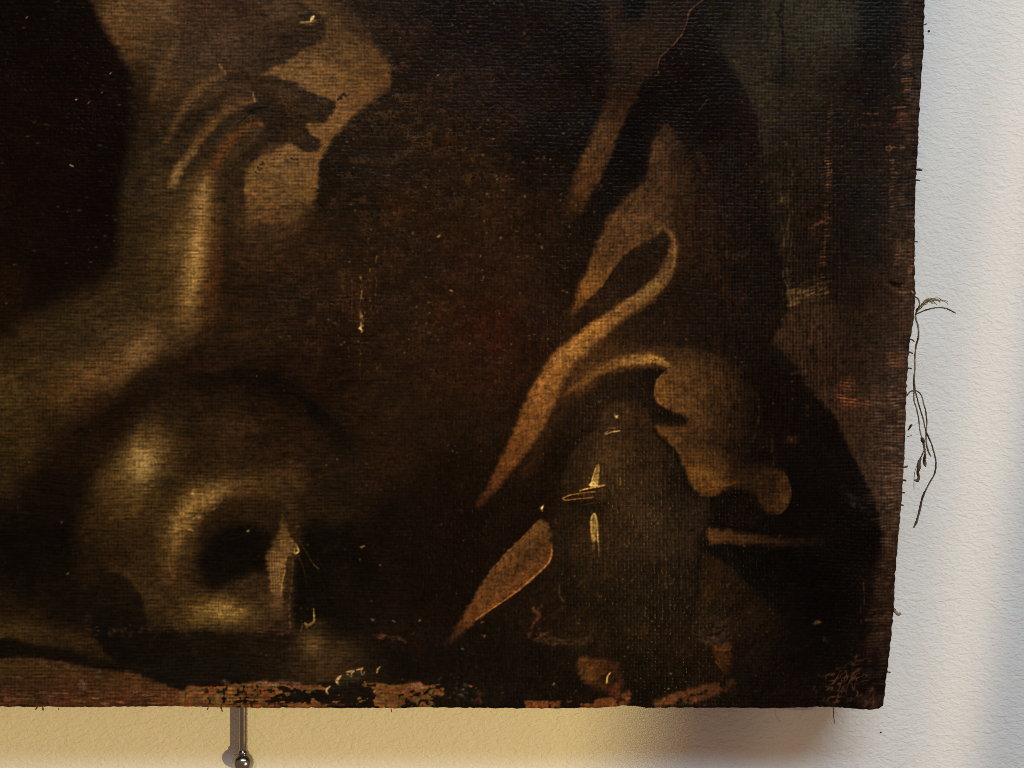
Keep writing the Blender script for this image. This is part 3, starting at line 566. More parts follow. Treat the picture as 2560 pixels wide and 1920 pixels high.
for k in range(26):
    x = 1410 + rng.rand() * 320; y = 1120 + rng.rand() * 300
    stroke([(x, y, 5), (x + rng.randn() * 2, y + 40, 6), (x + rng.randn() * 3, y + 90, 5)], [(70,46,25),(26,16,9)][k % 2], f=4, a=0.22)
stroke([(1636,1078,10),(1684,1130,13),(1708,1185,13),(1726,1222,10)], (16,10,6), f=7, a=0.75)
stroke([(1480,1072,12),(1440,1105,12),(1412,1150,12),(1396,1205,12),(1390,1240,12)], (18,11,6), f=8, a=0.6)
stroke([(1420,1150,14),(1407,1200,10),(1404,1230,8)], (28,18,9), f=6, a=0.4)
stroke([(1398,1460,3),(1400,1490,4),(1412,1505,3)], (72,54,36), f=2, a=0.7)
stroke([(1400,1508,4),(1425,1513,6),(1444,1519,4)], (12,8,5), f=2, a=0.85, relief=-1)
stroke([(1402,1262,14),(1440,1262,22),(1500,1265,20),(1520,1240,10)], (24,15,8), f=8, a=0.7)
# flask: painted window reflections
stroke([(1495,1162,4),(1497,1170,3.5),(1495,1190,3.5),(1493,1212,4)], (176,138,74), f=1.6, a=0.9, relief=0.8)
stroke([(1489,1170,3),(1483,1190,4),(1479,1210,5)], (190,152,84), f=1.6, a=0.9, relief=0.9)
poly([(1491,1165),(1497,1165),(1494,1212),(1480,1214),(1484,1190)], (158,126,70), 2, 0.85)
poly([(1477,1208),(1484,1203),(1496,1212),(1496,1217),(1476,1216)], (214,180,110), 1.6, 0.95, 1.3)
stroke([(1450,1226,4),(1475,1220,3.5),(1496,1216,4),(1510,1213,5)], (196,152,82), f=1.5, a=0.9, relief=1.0)
stroke([(1451,1230,3),(1480,1224,4),(1512,1218,3),(1522,1226,3)], (14,9,5), f=1.8, a=0.8, relief=-0.6)
stroke([(1407,1246,3.5),(1420,1239,3),(1450,1233,2.6),(1486,1229,2.4)], (150,100,48), f=1.4, a=0.9, relief=0.8)
stroke([(1407,1246,4),(1415,1250,3),(1445,1247,2.6),(1484,1243,2.4)], (140,92,44), f=1.4, a=0.9, relief=0.8)
for x in (1432, 1446, 1460, 1474):
    stroke([(x, 1236, 1.8), (x - 1, 1246, 1.8)], (92,60,30), f=1, a=0.6)
stroke([(1455,1262,2),(1485,1257,2)], (72,54,36), f=1.2, a=0.7)
stroke([(1477,1306,4,196,164,96),(1480,1290,4,196,164,96),(1486,1286,5,188,154,88),(1491,1300,4,200,164,92),(1493,1330,4,170,136,72),(1496,1362,3.5,120,90,46),(1497,1392,3,72,50,26)], f=1.6, a=0.95, relief=0.9)
stroke([(1477,1306,4.5,190,156,90),(1479,1330,3.5,140,106,54),(1482,1358,4,90,66,34),(1481,1385,3,56,38,20)], f=1.6, a=0.9, relief=0.7)
poly([(1479,1296),(1489,1294),(1494,1345),(1483,1347)], (150,120,66), 3, 0.75)
stroke([(1476,1280,2),(1488,1282,2)], (90,70,44), f=1.2, a=0.6)
stroke([(1550,1195,3),(1551,1205,4),(1550,1212,3)], (116,86,46), f=1.5, a=0.8)
stroke([(1515,1085,3),(1530,1080,4),(1549,1077,3)], (172,134,84), f=1.4, a=0.8, relief=0.7)
stroke([(1512,1083,3),(1518,1079,3)], (150,116,76), f=1.4, a=0.7)
stroke([(1520,1070,2),(1538,1070,2)], (120,86,44), f=1.2, a=0.6)
blob(1538, 1038, 4.5, 3.5, 30, (244,206,120), 0.95, 1.6, 1.3); blob(1541, 1042, 3.5, 2.5, 10, (240,200,116), 0.9, 1.6, 1)
blob(1496, 1003, 6, 3, 0, (110,78,48), 0.8)
blob(1352, 1268, 5, 5, 0, (170,120,66), 0.9, 1.5, 1); blob(1353, 1270, 3, 4, 20, (248,210,130), 0.95, 1.6, 1)
poly([(1498,1130),(1520,1120),(1535,1180),(1520,1240),(1500,1230)], (62,44,24), 14, 0.4)

stroke([(1752,1370,8),(1746,1430,12),(1740,1500,12),(1722,1560,14)], (16,10,6), f=9, a=0.6)
# ---- lower right: brown oval, strips and flakes
region([(1445,1650,7),(1470,1645,6),(1495,1650,6),(1545,1655,8),(1555,1680,8),(1550,1730,8),(1540,1760,6),(1520,1740,12),(1490,1725,10),(1462,1712,8),(1448,1690,8)],
       [(1465,1665,76,46,22),(1480,1690,82,50,23),(1500,1665,64,36,17),(1520,1700,34,20,10),(1540,1680,52,28,14),(1545,1740,66,34,17),(1490,1715,54,32,16)], eps=10)
stroke([(1526,1685,2.5),(1519,1695,4),(1517,1712,4)], (190,150,90), f=1.5, a=0.95, relief=1.2)
region([(1785,1612,5),(1805,1606,5),(1826,1610,5),(1828,1650,5),(1824,1690,6),(1810,1684,8),(1795,1660,6),(1786,1640,5)], [(1800,1615,74,42,19),(1810,1650,72,40,16),(1820,1680,52,29,13)], a=0.8, eps=10)
stroke([(1788,1655,2.5),(1800,1670,3),(1808,1680,2.5)], (124,74,34), f=1.5, a=0.6)
stroke([(1786,1618,3),(1800,1626,3),(1828,1624,2)], (120,70,34), f=1.6, a=0.6)
blob(1795, 1570, 30, 22, -20, (52,34,28), 0.7)
for pts in [[(1755,1560),(1768,1578)],[(1770,1564),(1778,1578)],[(1776,1558),(1782,1568)],[(1788,1572),(1818,1566)],[(1765,1590),(1800,1584)]]:
    stroke([(x, y, 4) for (x, y) in pts], (12,8,6), f=1.8, a=0.8, relief=-1.4)
for k in range(14):
    stroke([(1730 + rng.rand() * 90, 1595 + rng.randn() * 12, 3), (1745 + rng.rand() * 90, 1602 + rng.randn() * 10, 3)], (70,52,44), f=1.5, a=0.35)
sl, m = poly_mask([(1636,1758),(1690,1738),(1750,1722),(1810,1708),(1832,1704),(1838,1722),(1780,1752),(1700,1768),(1640,1772)], 5)
n2 = lerp_noise(22, 11, 81, XX[sl], YY[sl]) * 0.6 + lerp_noise(9, 6, 82, XX[sl], YY[sl]) * 0.4
comp(sl, m * sstep(0.22, 0.5, n2 + 0.12 * (XX[sl] < 1800)), shepard([(1660,1758,96,54,30),(1720,1745,94,52,30),(1790,1725,74,42,25),(1825,1712,58,34,20)], XX[sl], YY[sl]), 0.95)
sl = window(1300, 1640, 1735, 1780)
X = XX[sl]; Y = YY[sl]
n3 = lerp_noise(20, 10, 83, X, Y) * 0.6 + lerp_noise(8, 6, 84, X, Y) * 0.4
pr = np.interp(X, [1300,1325,1365,1375,1390,1410,1450,1480,1500,1535,1545,1560,1575,1640], [0,.7,.66,.3,.5,.25,.25,.4,.85,.8,.4,.45,.2,.2])
hgt = np.interp(X, [1300,1480,1500,1530,1545,1640], [1755,1758,1750,1748,1758,1762])
comp(sl, sstep(0, 5, Y - hgt) * sstep(0.5, 0.62, pr * 0.75 + n3 * 0.5), (98, 54, 30), 0.9)
for k in range(12):
    blob(1568 + rng.randn() * 6, 1750 + rng.randn() * 8, 4, 3.5, 0, (118,66,38), 0.6)
for pts in [[(1347,1508),(1352,1515),(1343,1525)],[(1333,1520),(1338,1530),(1348,1532)],[(1350,1538),(1338,1555),(1328,1575),(1320,1592)],[(1345,1585),(1362,1586),(1378,1580)]]:
    stroke([(x, y, 9) for (x, y) in pts], (84,50,27), f=4, a=0.75, rough=0.35)
for k in range(60):
    x = 1340 + rng.rand() * 140; y = 1600 + rng.randn() * 8
    blob(x, y, 5, 2.6, 0, (72,50,34), rng.rand() * 0.6, 1, 0.4)
# worm tracks of bare ground in the corner
sl = window(1975, 2230, 1630, 1780)
X = XX[sl]; Y = YY[sl]
r1 = 1 - np.abs(lerp_noise(17, 13, 91, X + Y * 0.4, Y) - 0.5) * 2
r2 = 1 - np.abs(lerp_noise(14, 11, 92, X, Y + X * 0.3) - 0.5) * 2
pz = np.clip(1 - ((X - 2110) / 85) ** 2 - ((Y - 1722) / 56) ** 2, 0, 1) + 0.9 * np.clip(1 - ((X - 2150) / 40) ** 2 - ((Y - 1670) / 40) ** 2, 0, 1) + 0.8 * np.clip(1 - ((X - 2180) / 60) ** 2 - ((Y - 1752) / 30) ** 2, 0, 1)
comp(sl, sstep(0.80, 0.93, np.maximum(r1, r2 - 0.02)) * np.clip(pz * 1.8, 0, 1) * sstep(0.3, 0.65, lerp_noise(19, 15, 94, X, Y)), (104, 68, 46), 0.6)
comp(sl, np.clip(1 - ((X - 2190) / 55) ** 2 - ((Y - 1758) / 28) ** 2, 0, 1) * (0.35 + 0.5 * lerp_noise(7, 5, 93, X, Y)), (86, 60, 44), 0.7)
REL[sl] += sstep(0.80, 0.93, np.maximum(r1, r2)) * np.clip(pz, 0, 1) * 0.6
blob(2046, 1555, 7, 5, 0, (112,80,46), 0.85, 1.5, 0.5); blob(2064, 1599, 6, 4, 60, (66,58,52), 0.7)
stroke([(2170,1550,6),(2200,1548,8),(2230,1546,6)], (70,46,28), f=3, a=0.7)
stroke([(2158,1500,3),(2156,1540,3),(2160,1575,3)], (66,44,28), f=2, a=0.7, rough=0.5)
stroke([(2163,1445,3),(2165,1480,3),(2166,1520,3)], (78,54,34), f=2, a=0.7, rough=0.5)

# ---- worn ladders of bare thread on the right
def ladder(path, wid, col, pitch=7.5, a=0.85):
    Q = spline([(x, y, 0) for (x, y) in path], False, 12)
    L = np.concatenate([[0], np.cumsum(np.hypot(np.diff(Q[:, 0]), np.diff(Q[:, 1])))])
    for s in np.arange(0, L[-1], pitch):
        if rng.rand() < 0.16: continue
        x = np.interp(s, L, Q[:, 0]) + rng.randn() * 1.5; y = np.interp(s, L, Q[:, 1])
        h = wid * (0.5 + rng.rand() * 0.7) * 0.5
        c = np.array(col) * (0.75 + 0.5 * rng.rand())
        stroke([(x - h, y, 3.4), (x + h, y - rng.rand() * 2, 3.4)], c, f=1.5, a=a * (0.5 + 0.5 * rng.rand()), relief=0.5)
ladder([(2080,262),(2076,300),(2073,340),(2070,380)], 9, (110,62,40))
ladder([(2072,395),(2071,440),(2070,480),(2066,520),(2064,560)], 13, (112,72,42))
ladder([(2076,545),(2060,552),(2042,562),(2025,572)], 16, (110,62,42), 6)
ladder([(2063,575),(2060,620),(2056,660),(2054,698)], 14, (108,70,40))
ladder([(2236,400),(2240,420),(2238,450),(2236,480)], 12, (110,68,38))
ladder([(2232,480),(2236,520),(2228,560)], 8, (100,62,40))
ladder([(2252,600),(2250,640),(2247,660)], 14, (104,68,44))
ladder([(2280,600),(2282,640),(2283,690)], 8, (112,78,48), 5)
ladder([(2270,10),(2288,15),(2292,40)], 12, (100,60,36))
ladder([(2285,60),(2288,75),(2262,70)], 14, (104,62,36))
ladder([(2272,140),(2276,165)], 18, (124,72,40), 6)
ladder([(2255,160),(2268,165)], 10, (104,62,36))
ladder([(2270,190),(2275,225),(2262,240)], 22, (108,72,42), 7)
ladder([(2255,270),(2262,300),(2255,320)], 30, (108,66,46), 6)
for (x0, x1, y) in [(2222,2270,368),(2222,2240,372),(2240,2258,366),(2150,2240,311),(2160,2215,283)]:
    stroke([(x0, y, 3), ((x0 + x1) / 2, y + 1, 3), (x1, y - 1, 3)], (112,74,46), f=1.5, a=0.8, rough=0.4, relief=0.6)
stroke([(2224,366,4),(2222,372,4),(2230,376,4),(2236,370,4),(2230,364,4),(2224,366,4)], (116,78,46), f=1.5, a=0.8)
stroke([(2240,168,4,92,76,64),(2246,158,4,86,70,60),(2258,148,3,76,60,48),(2270,145,3,70,52,40)], f=1.5, a=0.7)
# edge strip: ribs of thread catching light
sl = window(2140, 2330, -20, 1700)
X = XX[sl]; Y = YY[sl]
e = xedge_tab(Y) - X
rib = 0.5 + 0.5 * np.sin(2 * np.pi * (Y + 6 * (lerp_noise(40, 30, 95, X, Y) - 0.5) * 2 + X * 0.02) / 8.2)
zone = (1 - sstep(34, 62, e + (lerp_noise(30, 26, 96, X, Y) - 0.5) * 34)) * 0.8 + 0.75 * (1 - sstep(60, 120, e)) * sstep(930, 1010, Y) * (1 - sstep(1250, 1330, Y))
amt = zone * rib * sstep(0.30, 0.62, lerp_noise(16, 9, 97, X, Y)) * np.interp(Y, [-20, 200, 400, 700, 900, 1300, 1400, 1700], [.45, .7, .75, .8, .85, .8, .7, .45])
comp(sl, amt * 0.85, (98, 74, 54))
REL[sl] += zone * (rib - 0.5) * 1.5
# orange scraped patches
sl = window(2060, 2270, 820, 1040)
X = XX[sl]; Y = YY[sl]
rib = 0.5 + 0.5 * np.sin(2 * np.pi * (Y - (X - 2100) * 0.12) / 8.0)
pz = np.clip(1.1 - ((X - 2115) / 36) ** 2 - ((Y - 985 + (X - 2115) * 0.3) / 46) ** 2, 0, 1) + np.clip(1.0 - ((X - 2160) / 34) ** 2 - ((Y - 1005) / 22) ** 2, 0, 1) + 0.7 * np.clip(1.0 - ((X - 2245) / 26) ** 2 - ((Y - 900) / 40) ** 2, 0, 1)
comp(sl, np.clip(pz, 0, 1) * rib * sstep(0.35, 0.6, lerp_noise(20, 9, 98, X, Y)), (134, 74, 44), 0.8)
# tan scrape at the shoulder
for k in range(46):
    x = 1975 + rng.rand() * 85; y = 745 - (x - 1975) * 0.28 + rng.randn() * 12
    l = 12 + rng.rand() * 26
    stroke([(x - l / 2, y + 3, 3.4), (x, y, 4), (x + l / 2, y - 5, 3)], [(112,86,46),(92,68,36),(76,56,30)][k % 3], f=2, a=0.35 + 0.4 * rng.rand(), relief=0.5)
stroke([(1962,700,3),(1970,722,4),(1974,745,6),(1980,765,4)], (104,80,42), f=2, a=0.6)
stroke([(2230,704,8),(2244,710,12),(2256,712,8)], (10,6,4), f=4, a=0.9, relief=-1.6)
stroke([(2216,708,4),(2240,722,6),(2262,730,6),(2278,728,7)], (96,66,42), f=3, a=0.6)
stroke([(1975,935,5),(2010,930,6),(2030,940,5)], (104,66,36), f=4, a=0.5, rough=0.4)
# yellow-green rubbed threads left of the ladder
for k in range(60):
    x = 1950 + rng.rand() * 25 + (k % 3) * 8; y = 420 + rng.rand() * 320
    stroke([(x, y, 3), (x + rng.randn(), y + 8 + rng.rand() * 14, 3)], [(74,62,32),(86,70,40),(66,50,28)][k % 3], f=1.6, a=0.2 + 0.5 * rng.rand())
blob(1952, 493, 4, 9, 0, (110,92,48), 0.8)
# lumps of paint at the hood
for (x, y) in [(1812,632),(1818,640),(1836,640),(1848,636),(1860,640),(1866,634),(1842,650)]:
    blob(x, y, 4, 7, 20, (70,50,30), 0.7, 1.4, 1.3)
stroke([(1806,640,3),(1816,650,4),(1824,648,3)], (14,9,6), f=2, a=0.7, relief=-0.8)

# ---- grain of the paint: threads, cracks, worn tops, painted-in weave light, sparkle
thr_h = np.zeros((H, W)); thr_v = np.zeros((H, W))
wy = (fbm(60, 201, 2, 3.0, 1.0) - 0.5) * 16
ph = rng.rand() * 6
lines_y = 0.5 + 0.5 * np.sin(2 * np.pi * (YY + wy - XX * 0.012) / 8.9 + ph)
amp_y = lerp_noise(60, 9, 211) * 0.6 + lerp_noise(22, 7, 212) * 0.5
wx = (fbm(60, 221, 2, 1.0, 3.0) - 0.5) * 14
lines_x = 0.5 + 0.5 * np.sin(2 * np.pi * (XX + wx) / 8.6 + 1.0)
amp_x = lerp_noise(8, 60, 231) * 0.6 + lerp_noise(7, 22, 232) * 0.5
streak_h = 0.5 * lerp_noise(36, 4.5, 241) + 0.5 * lerp_noise(13, 4.0, 247); streak_v = 0.5 * lerp_noise(4.5, 36, 242) + 0.5 * lerp_noise(4.0, 13, 248)
fine = lerp_noise(4.2, 4.2, 243); fine2 = lerp_noise(6.5, 5.5, 244)
wl = 1 - sstep(800, 1250, XX)                              # left: threads run across
wv = sstep(1250, 1500, XX) * 0.8                           # right: both ways
vert = sstep(1720, 1820, XX) * (1 - sstep(2080, 2160, XX)) * sstep(240, 420, YY) * (1 - sstep(1000, 1200, YY))
crackz = np.exp(-((XX - 1000) / 330) ** 2 - ((YY - 300) / 330) ** 2) + 0.6 * np.exp(-((XX - 760) / 150) ** 2 - ((YY - 740) / 90) ** 2) + 0.4 * np.exp(-((XX - 1000) / 300) ** 2 - ((YY - 850) / 150) ** 2)
crackz = np.clip(crackz, 0, 1)
cx1 = 1 - np.abs(lerp_noise(12, 8, 251) * 0.75 + 0.25 * lerp_noise(5, 5, 257) - 0.5) * 2
cx2 = 1 - np.abs(lerp_noise(9, 12, 252) * 0.75 + 0.25 * lerp_noise(5, 5, 258) - 0.5) * 2
crk = sstep(0.80, 0.99, np.maximum(cx1, cx2)) * sstep(0.30, 0.75, lerp_noise(26, 20, 253))
diag = lerp_noise(7, 40, 261, XX + YY * 0.85, YY - XX * 0.85 + 2600) if False else lerp_noise(6, 20, 261, XX * 0.75 + YY * 0.66 + 100, np.abs(YY * 0.75 - XX * 0.66) + 50)
dz = sstep(1250, 1450, XX) * sstep(1330, 1480, YY)

white = lerp_noise(2.8, 2.8, 77)
mod = 1.0 + (0.42 - 0.12 * wl) * (white - 0.5)
mod = mod + wl * (0.46 * (lines_y - 0.5) * (0.20 + 1.0 * amp_y) * (0.25 + 1.3 * lerp_noise(15, 9, 249)) + 0.22 * (lerp_noise(34, 4.2, 245) - 0.5) + 0.60 * (lerp_noise(15, 4.2, 246) - 0.5) + 0.30 * (streak_h - 0.5) + 0.30 * (lines_x - 0.5) * lerp_noise(12, 22, 250))
mod = mod + wv * (1 - 0.6 * dz) * (0.42 * (lines_x - 0.5) * (0.2 + amp_x) + 0.38 * (lines_y - 0.5) * (0.2 + amp_y) + 0.55 * (streak_v - 0.5) + 0.5 * (streak_h - 0.5))
mod = mod + vert * (0.55 * (streak_v - 0.5) + 0.3 * (lines_x - 0.5))
mod = mod + (1 - wl) * (1 - wv) * (0.5 * (streak_h - 0.5) + 0.5 * (streak_v - 0.5))
mod = mod + (0.55 - 0.14 * wl) * (fine - 0.5) + (0.36 - 0.10 * wl) * (fine2 - 0.5)
mod = mod + dz * 0.5 * (diag - 0.5)
ru = XX * 0.62 - YY * 0.785 + 2000; rv = np.abs(XX * 0.785 + YY * 0.62)
brush = 0.6 * lerp_noise(90, 9, 291, ru, rv) + 0.4 * lerp_noise(40, 5, 292, ru, rv)
mod = mod + sstep(1100, 1300, XX) * (1 - sstep(1900, 2000, XX)) * (0.30 - 0.2 * np.exp(-((XX - 1560) / 190) ** 2 - ((YY - 1300) / 240) ** 2)) * (brush - 0.5)
mod = mod * (0.79 + 0.42 * fbm(70, 271, 3))
bright = np.clip(COL.mean(-1) / 70, 0, 1)
mod = 1 + (mod - 1) * (1 - 0.22 * bright)
mod = np.clip(1 + (mod - 1) * 0.82, 0.35, 2.0)
COL = COL * (0.94 + 0.10 * sstep(12, 85, COL.mean(-1)))[..., None]
lum = COL.mean(-1)
# weave's light and shade put into the colour, plus worn tops and grain
COL = COL * mod[..., None]
# crack net and fine worms of worn varnish
COL = COL + (crk * (0.25 + crackz) * (0.35 + 0.65 * lerp_noise(40, 40, 255)))[..., None] * np.array([34., 24., 13.]) * np.clip(1.4 - lum / 60, 0.1, 1)[..., None]
COL = COL * (1 - 0.25 * sstep(0.93, 0.99, 1 - np.abs(lerp_noise(30, 18, 256) - 0.5) * 2) * np.clip(lum / 60, 0, 1))[..., None]
# bright specks: varnish sparkle put into the colour, and a few light dots
def specks(n, seed, x0, x1, y0, y1, col, r0=1.6, r1=2.8, rel=0.5, long=1.0):
    r = np.random.RandomState(seed)
    for k in range(n):
        x = x0 + r.rand() * (x1 - x0); y = y0 + r.rand() * (y1 - y0)
        j = int(np.searchsorted(ug, x)); i = int(np.searchsorted(vg, y))
        if not (5 < i < H - 6 and 5 < j < W - 6): continue
        sl = (slice(i - 4, i + 5), slice(j - 4, j + 5))
        rr = r0 + r.rand() * (r1 - r0)
        q = ((XX[sl] - x) / (rr * long)) ** 2 + ((YY[sl] - y) / rr) ** 2
        m = np.exp(-q) * (0.12 + 0.88 * r.rand() ** 3)
        COL[sl] = COL[sl] * (1 - m[..., None]) + np.array(col, float) * m[..., None]
        REL[sl] += rel * m
specks(360, 301, 820, 1500, 0, 900, (112, 88, 58))
specks(260, 302, 820, 1500, 0, 900, (96, 70, 42), 1.5, 2.2, 0.4, 2.4)
specks(110, 303, 0, 820, 0, 1500, (88, 72, 50))
specks(90, 304, 0, 330, 0, 760, (70, 58, 46), 1.5, 2.2, 0.4, 2.4)
specks(220, 305, 600, 1400, 900, 1750, (88, 68, 42))
specks(380, 306, 1500, 2260, 0, 1000, (112, 90, 58))
specks(260, 307, 1380, 2200, 1000, 1740, (96, 76, 50))
specks(120, 308, 1200, 1500, 300, 700, (120, 92, 56))
for (x, y, r, c) in [(190,247,2.4,(206,158,96)),(277,181,2.4,(196,156,100)),(178,412,2.4,(190,158,98)),(219,255,2.5,(110,90,60)),(256,230,2.2,(110,90,60)),(65,42,3,(120,108,80)),(1097,590,3.5,(150,112,66)),(1128,728,3,(160,124,80)),(1092,190,3,(150,122,84)),(905,1366,3.5,(140,92,52)),(900,1400,2.5,(110,70,36)),(950,1413,3,(104,66,38)),(622,1328,3,(150,128,84)),(1208,1552,3,(96,60,40)),(1210,1588,4,(110,64,40)),(1157,1623,3,(90,76,58)),(935,1548,4,(90,82,66)),(990,1553,3.5,(90,80,66)),(1048,1552,3.5,(110,92,66)),(165,1432,3,(90,88,60)),(1383,1717,3,(110,104,88)),(1675,1688,3,(100,96,84)),(1670,1727,3,(96,78,48))]:
    blob(x, y, r, r * 0.8, 20, c, 0.95, 1.5, 1.0)
# colour key left to right: offset for uneven lamp tint, put into the paint
def key(x):
    xs = [0, 850, 1150, 1450, 1750, 1900, 2100, 2320]
    return np.stack([np.interp(x, xs, [1.00, 1.00, 1.06, 1.08, 1.08, 1.12, 1.18, 1.10]),
                     np.interp(x, xs, [0.965, 0.965, 0.975, 1.02, 1.02, 1.00, 1.02, 1.00]),
                     np.interp(x, xs, [0.93, 0.92, 0.88, 0.85, 0.84, 0.80, 0.78, 0.88])], -1)
COL = COL * key(XX)
grey = (COL * np.array([0.3, 0.59, 0.11])).sum(-1, keepdims=True)
COL = COL * 0.93 + grey * 0.07
COL = np.clip(COL, 2.5, 255.0)
# relief in canvas units
REL = REL * 0.9
REL += wl * ((lines_y - 0.5) * 1.5 * (0.1 + amp_y * lerp_noise(17, 8, 249)) + (streak_h - 0.5) * 0.9)
REL += wv * ((lines_y - 0.5) * 0.8 + (lines_x - 0.5) * 0.8)
REL += vert * ((streak_v - 0.5) * 1.4 + (lines_x - 0.5) * 0.8)
REL += (1 - wl) * (1 - wv) * ((lines_y - 0.5) * 0.5 + (lines_x - 0.5) * 0.5)
REL += (fine - 0.5) * 1.2 + (fine2 - 0.5) * 1.2 + crk * crackz * 1.0 + dz * (diag - 0.5) * 1.5
REL *= 0.68
REL += (fbm(240, 281, 2) - 0.5) * 16        # slack canvas
# ------------------------------------------------------------------ PAINTER END

# ------------------------------------------------------------------ helpers
def to_world(u, v, y):
    """point at depth y behind the canvas face that the view shows at (u, v)"""
    k = (DIST + y) / DIST
    return ((u - 1280) * S * k, y, CZ + (960 - v) * S * k)

def link(o, parent=None):
    scene.collection.objects.link(o)
    if parent is not None:
        o.parent = parent
    return o

def mesh_obj(name, verts, faces, mat, parent=None, smooth=True):
    me = bpy.data.meshes.new(name)
    me.from_pydata([tuple(v) for v in verts], [], faces)
    me.update()
    if smooth:
        me.polygons.foreach_set("use_smooth", [True] * len(me.polygons))
    me.materials.append(mat)
    return link(bpy.data.objects.new(name, me), parent)

def tag(o, label=None, cat=None, group=None, kind=None):
    if label: o["label"] = label
    if cat: o["category"] = cat
    if group: o["group"] = group
    if kind: o["kind"] = kind
    return o

def new_mat(name):
    m = bpy.data.materials.new(name)
    m.use_nodes = True
    nt = m.node_tree
    return m, nt, nt.nodes["Principled BSDF"]

def tube(points, radii, seg=7):
    """verts, faces of a capped tube through world points"""
    P = [Vector(p) for p in points]
    V = []; F = []
    up = Vector((0.13, 1.0, 0.21)).normalized()
    for i, p in enumerate(P):
        d = (P[min(i + 1, len(P) - 1)] - P[max(i - 1, 0)]).normalized()
        a = d.cross(up)
        if a.length < 1e-6: a = d.cross(Vector((1, 0, 0)))
        a.normalize(); b = d.cross(a).normalized()
        for k in range(seg):
            t = 2 * math.pi * k / seg
            V.append(p + (a * math.cos(t) + b * math.sin(t)) * radii[i])
    n = len(P)
    for i in range(n - 1):
        for k in range(seg):
            F.append((i * seg + k, i * seg + (k + 1) % seg, (i + 1) * seg + (k + 1) % seg, (i + 1) * seg + k))
    F.append(tuple(range(seg))[::-1]); F.append(tuple((n - 1) * seg + k for k in range(seg)))
    return V, F

def lathe(center, profile, seg=40, axis='Z'):
    V = []; F = []
    for (r, h) in profile:
        for k in range(seg):
            t = 2 * math.pi * k / seg
            V.append((center[0] + r * math.cos(t), center[1] + r * math.sin(t), center[2] + h))
    n = len(profile)
    for i in range(n - 1):
        for k in range(seg):
            F.append((i * seg + k, i * seg + (k + 1) % seg, (i + 1) * seg + (k + 1) % seg, (i + 1) * seg + k))
    return V, F

def box(x0, x1, y0, y1, z0, z1, c=0.0):
    V = [(x0, y0, z0), (x1, y0, z0), (x1, y1, z0), (x0, y1, z0), (x0, y0, z1), (x1, y0, z1), (x1, y1, z1), (x0, y1, z1)]
    F = [(0, 3, 2, 1), (4, 5, 6, 7), (0, 1, 5, 4), (1, 2, 6, 5), (2, 3, 7, 6), (3, 0, 4, 7)]
    return V, F

# ------------------------------------------------------------------ materials
def wall_material():
    m, nt, b = new_mat("wall_paint")
    N = nt.nodes; L = nt.links
    tc = N.new("ShaderNodeTexCoord")
    n0 = N.new("ShaderNodeTexNoise"); n0.inputs["Scale"].default_value = 9; n0.inputs["Detail"].default_value = 3
    L.new(tc.outputs["Object"], n0.inputs["Vector"])
    cr = N.new("ShaderNodeValToRGB")
    cr.color_ramp.elements[0].position = 0.3; cr.color_ramp.elements[0].color = (0.76, 0.755, 0.745, 1)
    cr.color_ramp.elements[1].position = 0.7; cr.color_ramp.elements[1].color = (0.80, 0.795, 0.785, 1)
    L.new(n0.outputs["Fac"], cr.inputs["Fac"])
    L.new(cr.outputs["Color"], b.inputs["Base Color"])
    b.inputs["Roughness"].default_value = 0.75
    b.inputs["Specular IOR Level"].default_value = 0.25
    # roller stipple: short raised ridges
    def noise(scale, sx, sy, rot, detail, dist=0.0):
        mp = N.new("ShaderNodeMapping"); mp.inputs["Scale"].default_value = (sx, 1, sy); mp.inputs["Rotation"].default_value = (0, rot, 0)
        L.new(tc.outputs["Object"], mp.inputs["Vector"])
        n = N.new("ShaderNodeTexNoise"); n.inputs["Scale"].default_value = scale; n.inputs["Detail"].default_value = detail
        n.inputs["Distortion"].default_value = dist
        L.new(mp.outputs["Vector"], n.inputs["Vector"])
        return n.outputs["Fac"]
    a = noise(780, 0.6, 1.1, 0.3, 2.5, 0.9)
    c = noise(1500, 0.8, 1.0, -0.3, 2.0)
    d = noise(120, 1, 1, 0, 2.0)
    s1 = N.new("ShaderNodeMath"); s1.operation = 'MULTIPLY_ADD'; s1.inputs[1].default_value = 0.35; L.new(c, s1.inputs[0]); L.new(a, s1.inputs[2])
    s2 = N.new("ShaderNodeMath"); s2.operation = 'MULTIPLY_ADD'; s2.inputs[1].default_value = 0.3; L.new(d, s2.inputs[0]); L.new(s1.outputs[0], s2.inputs[2])
    bp = N.new("ShaderNodeBump"); bp.inputs["Strength"].default_value = 0.66; bp.inputs["Distance"].default_value = 0.0005
    L.new(s2.outputs[0], bp.inputs["Height"])
    L.new(bp.outputs["Normal"], b.inputs["Normal"])
    return m

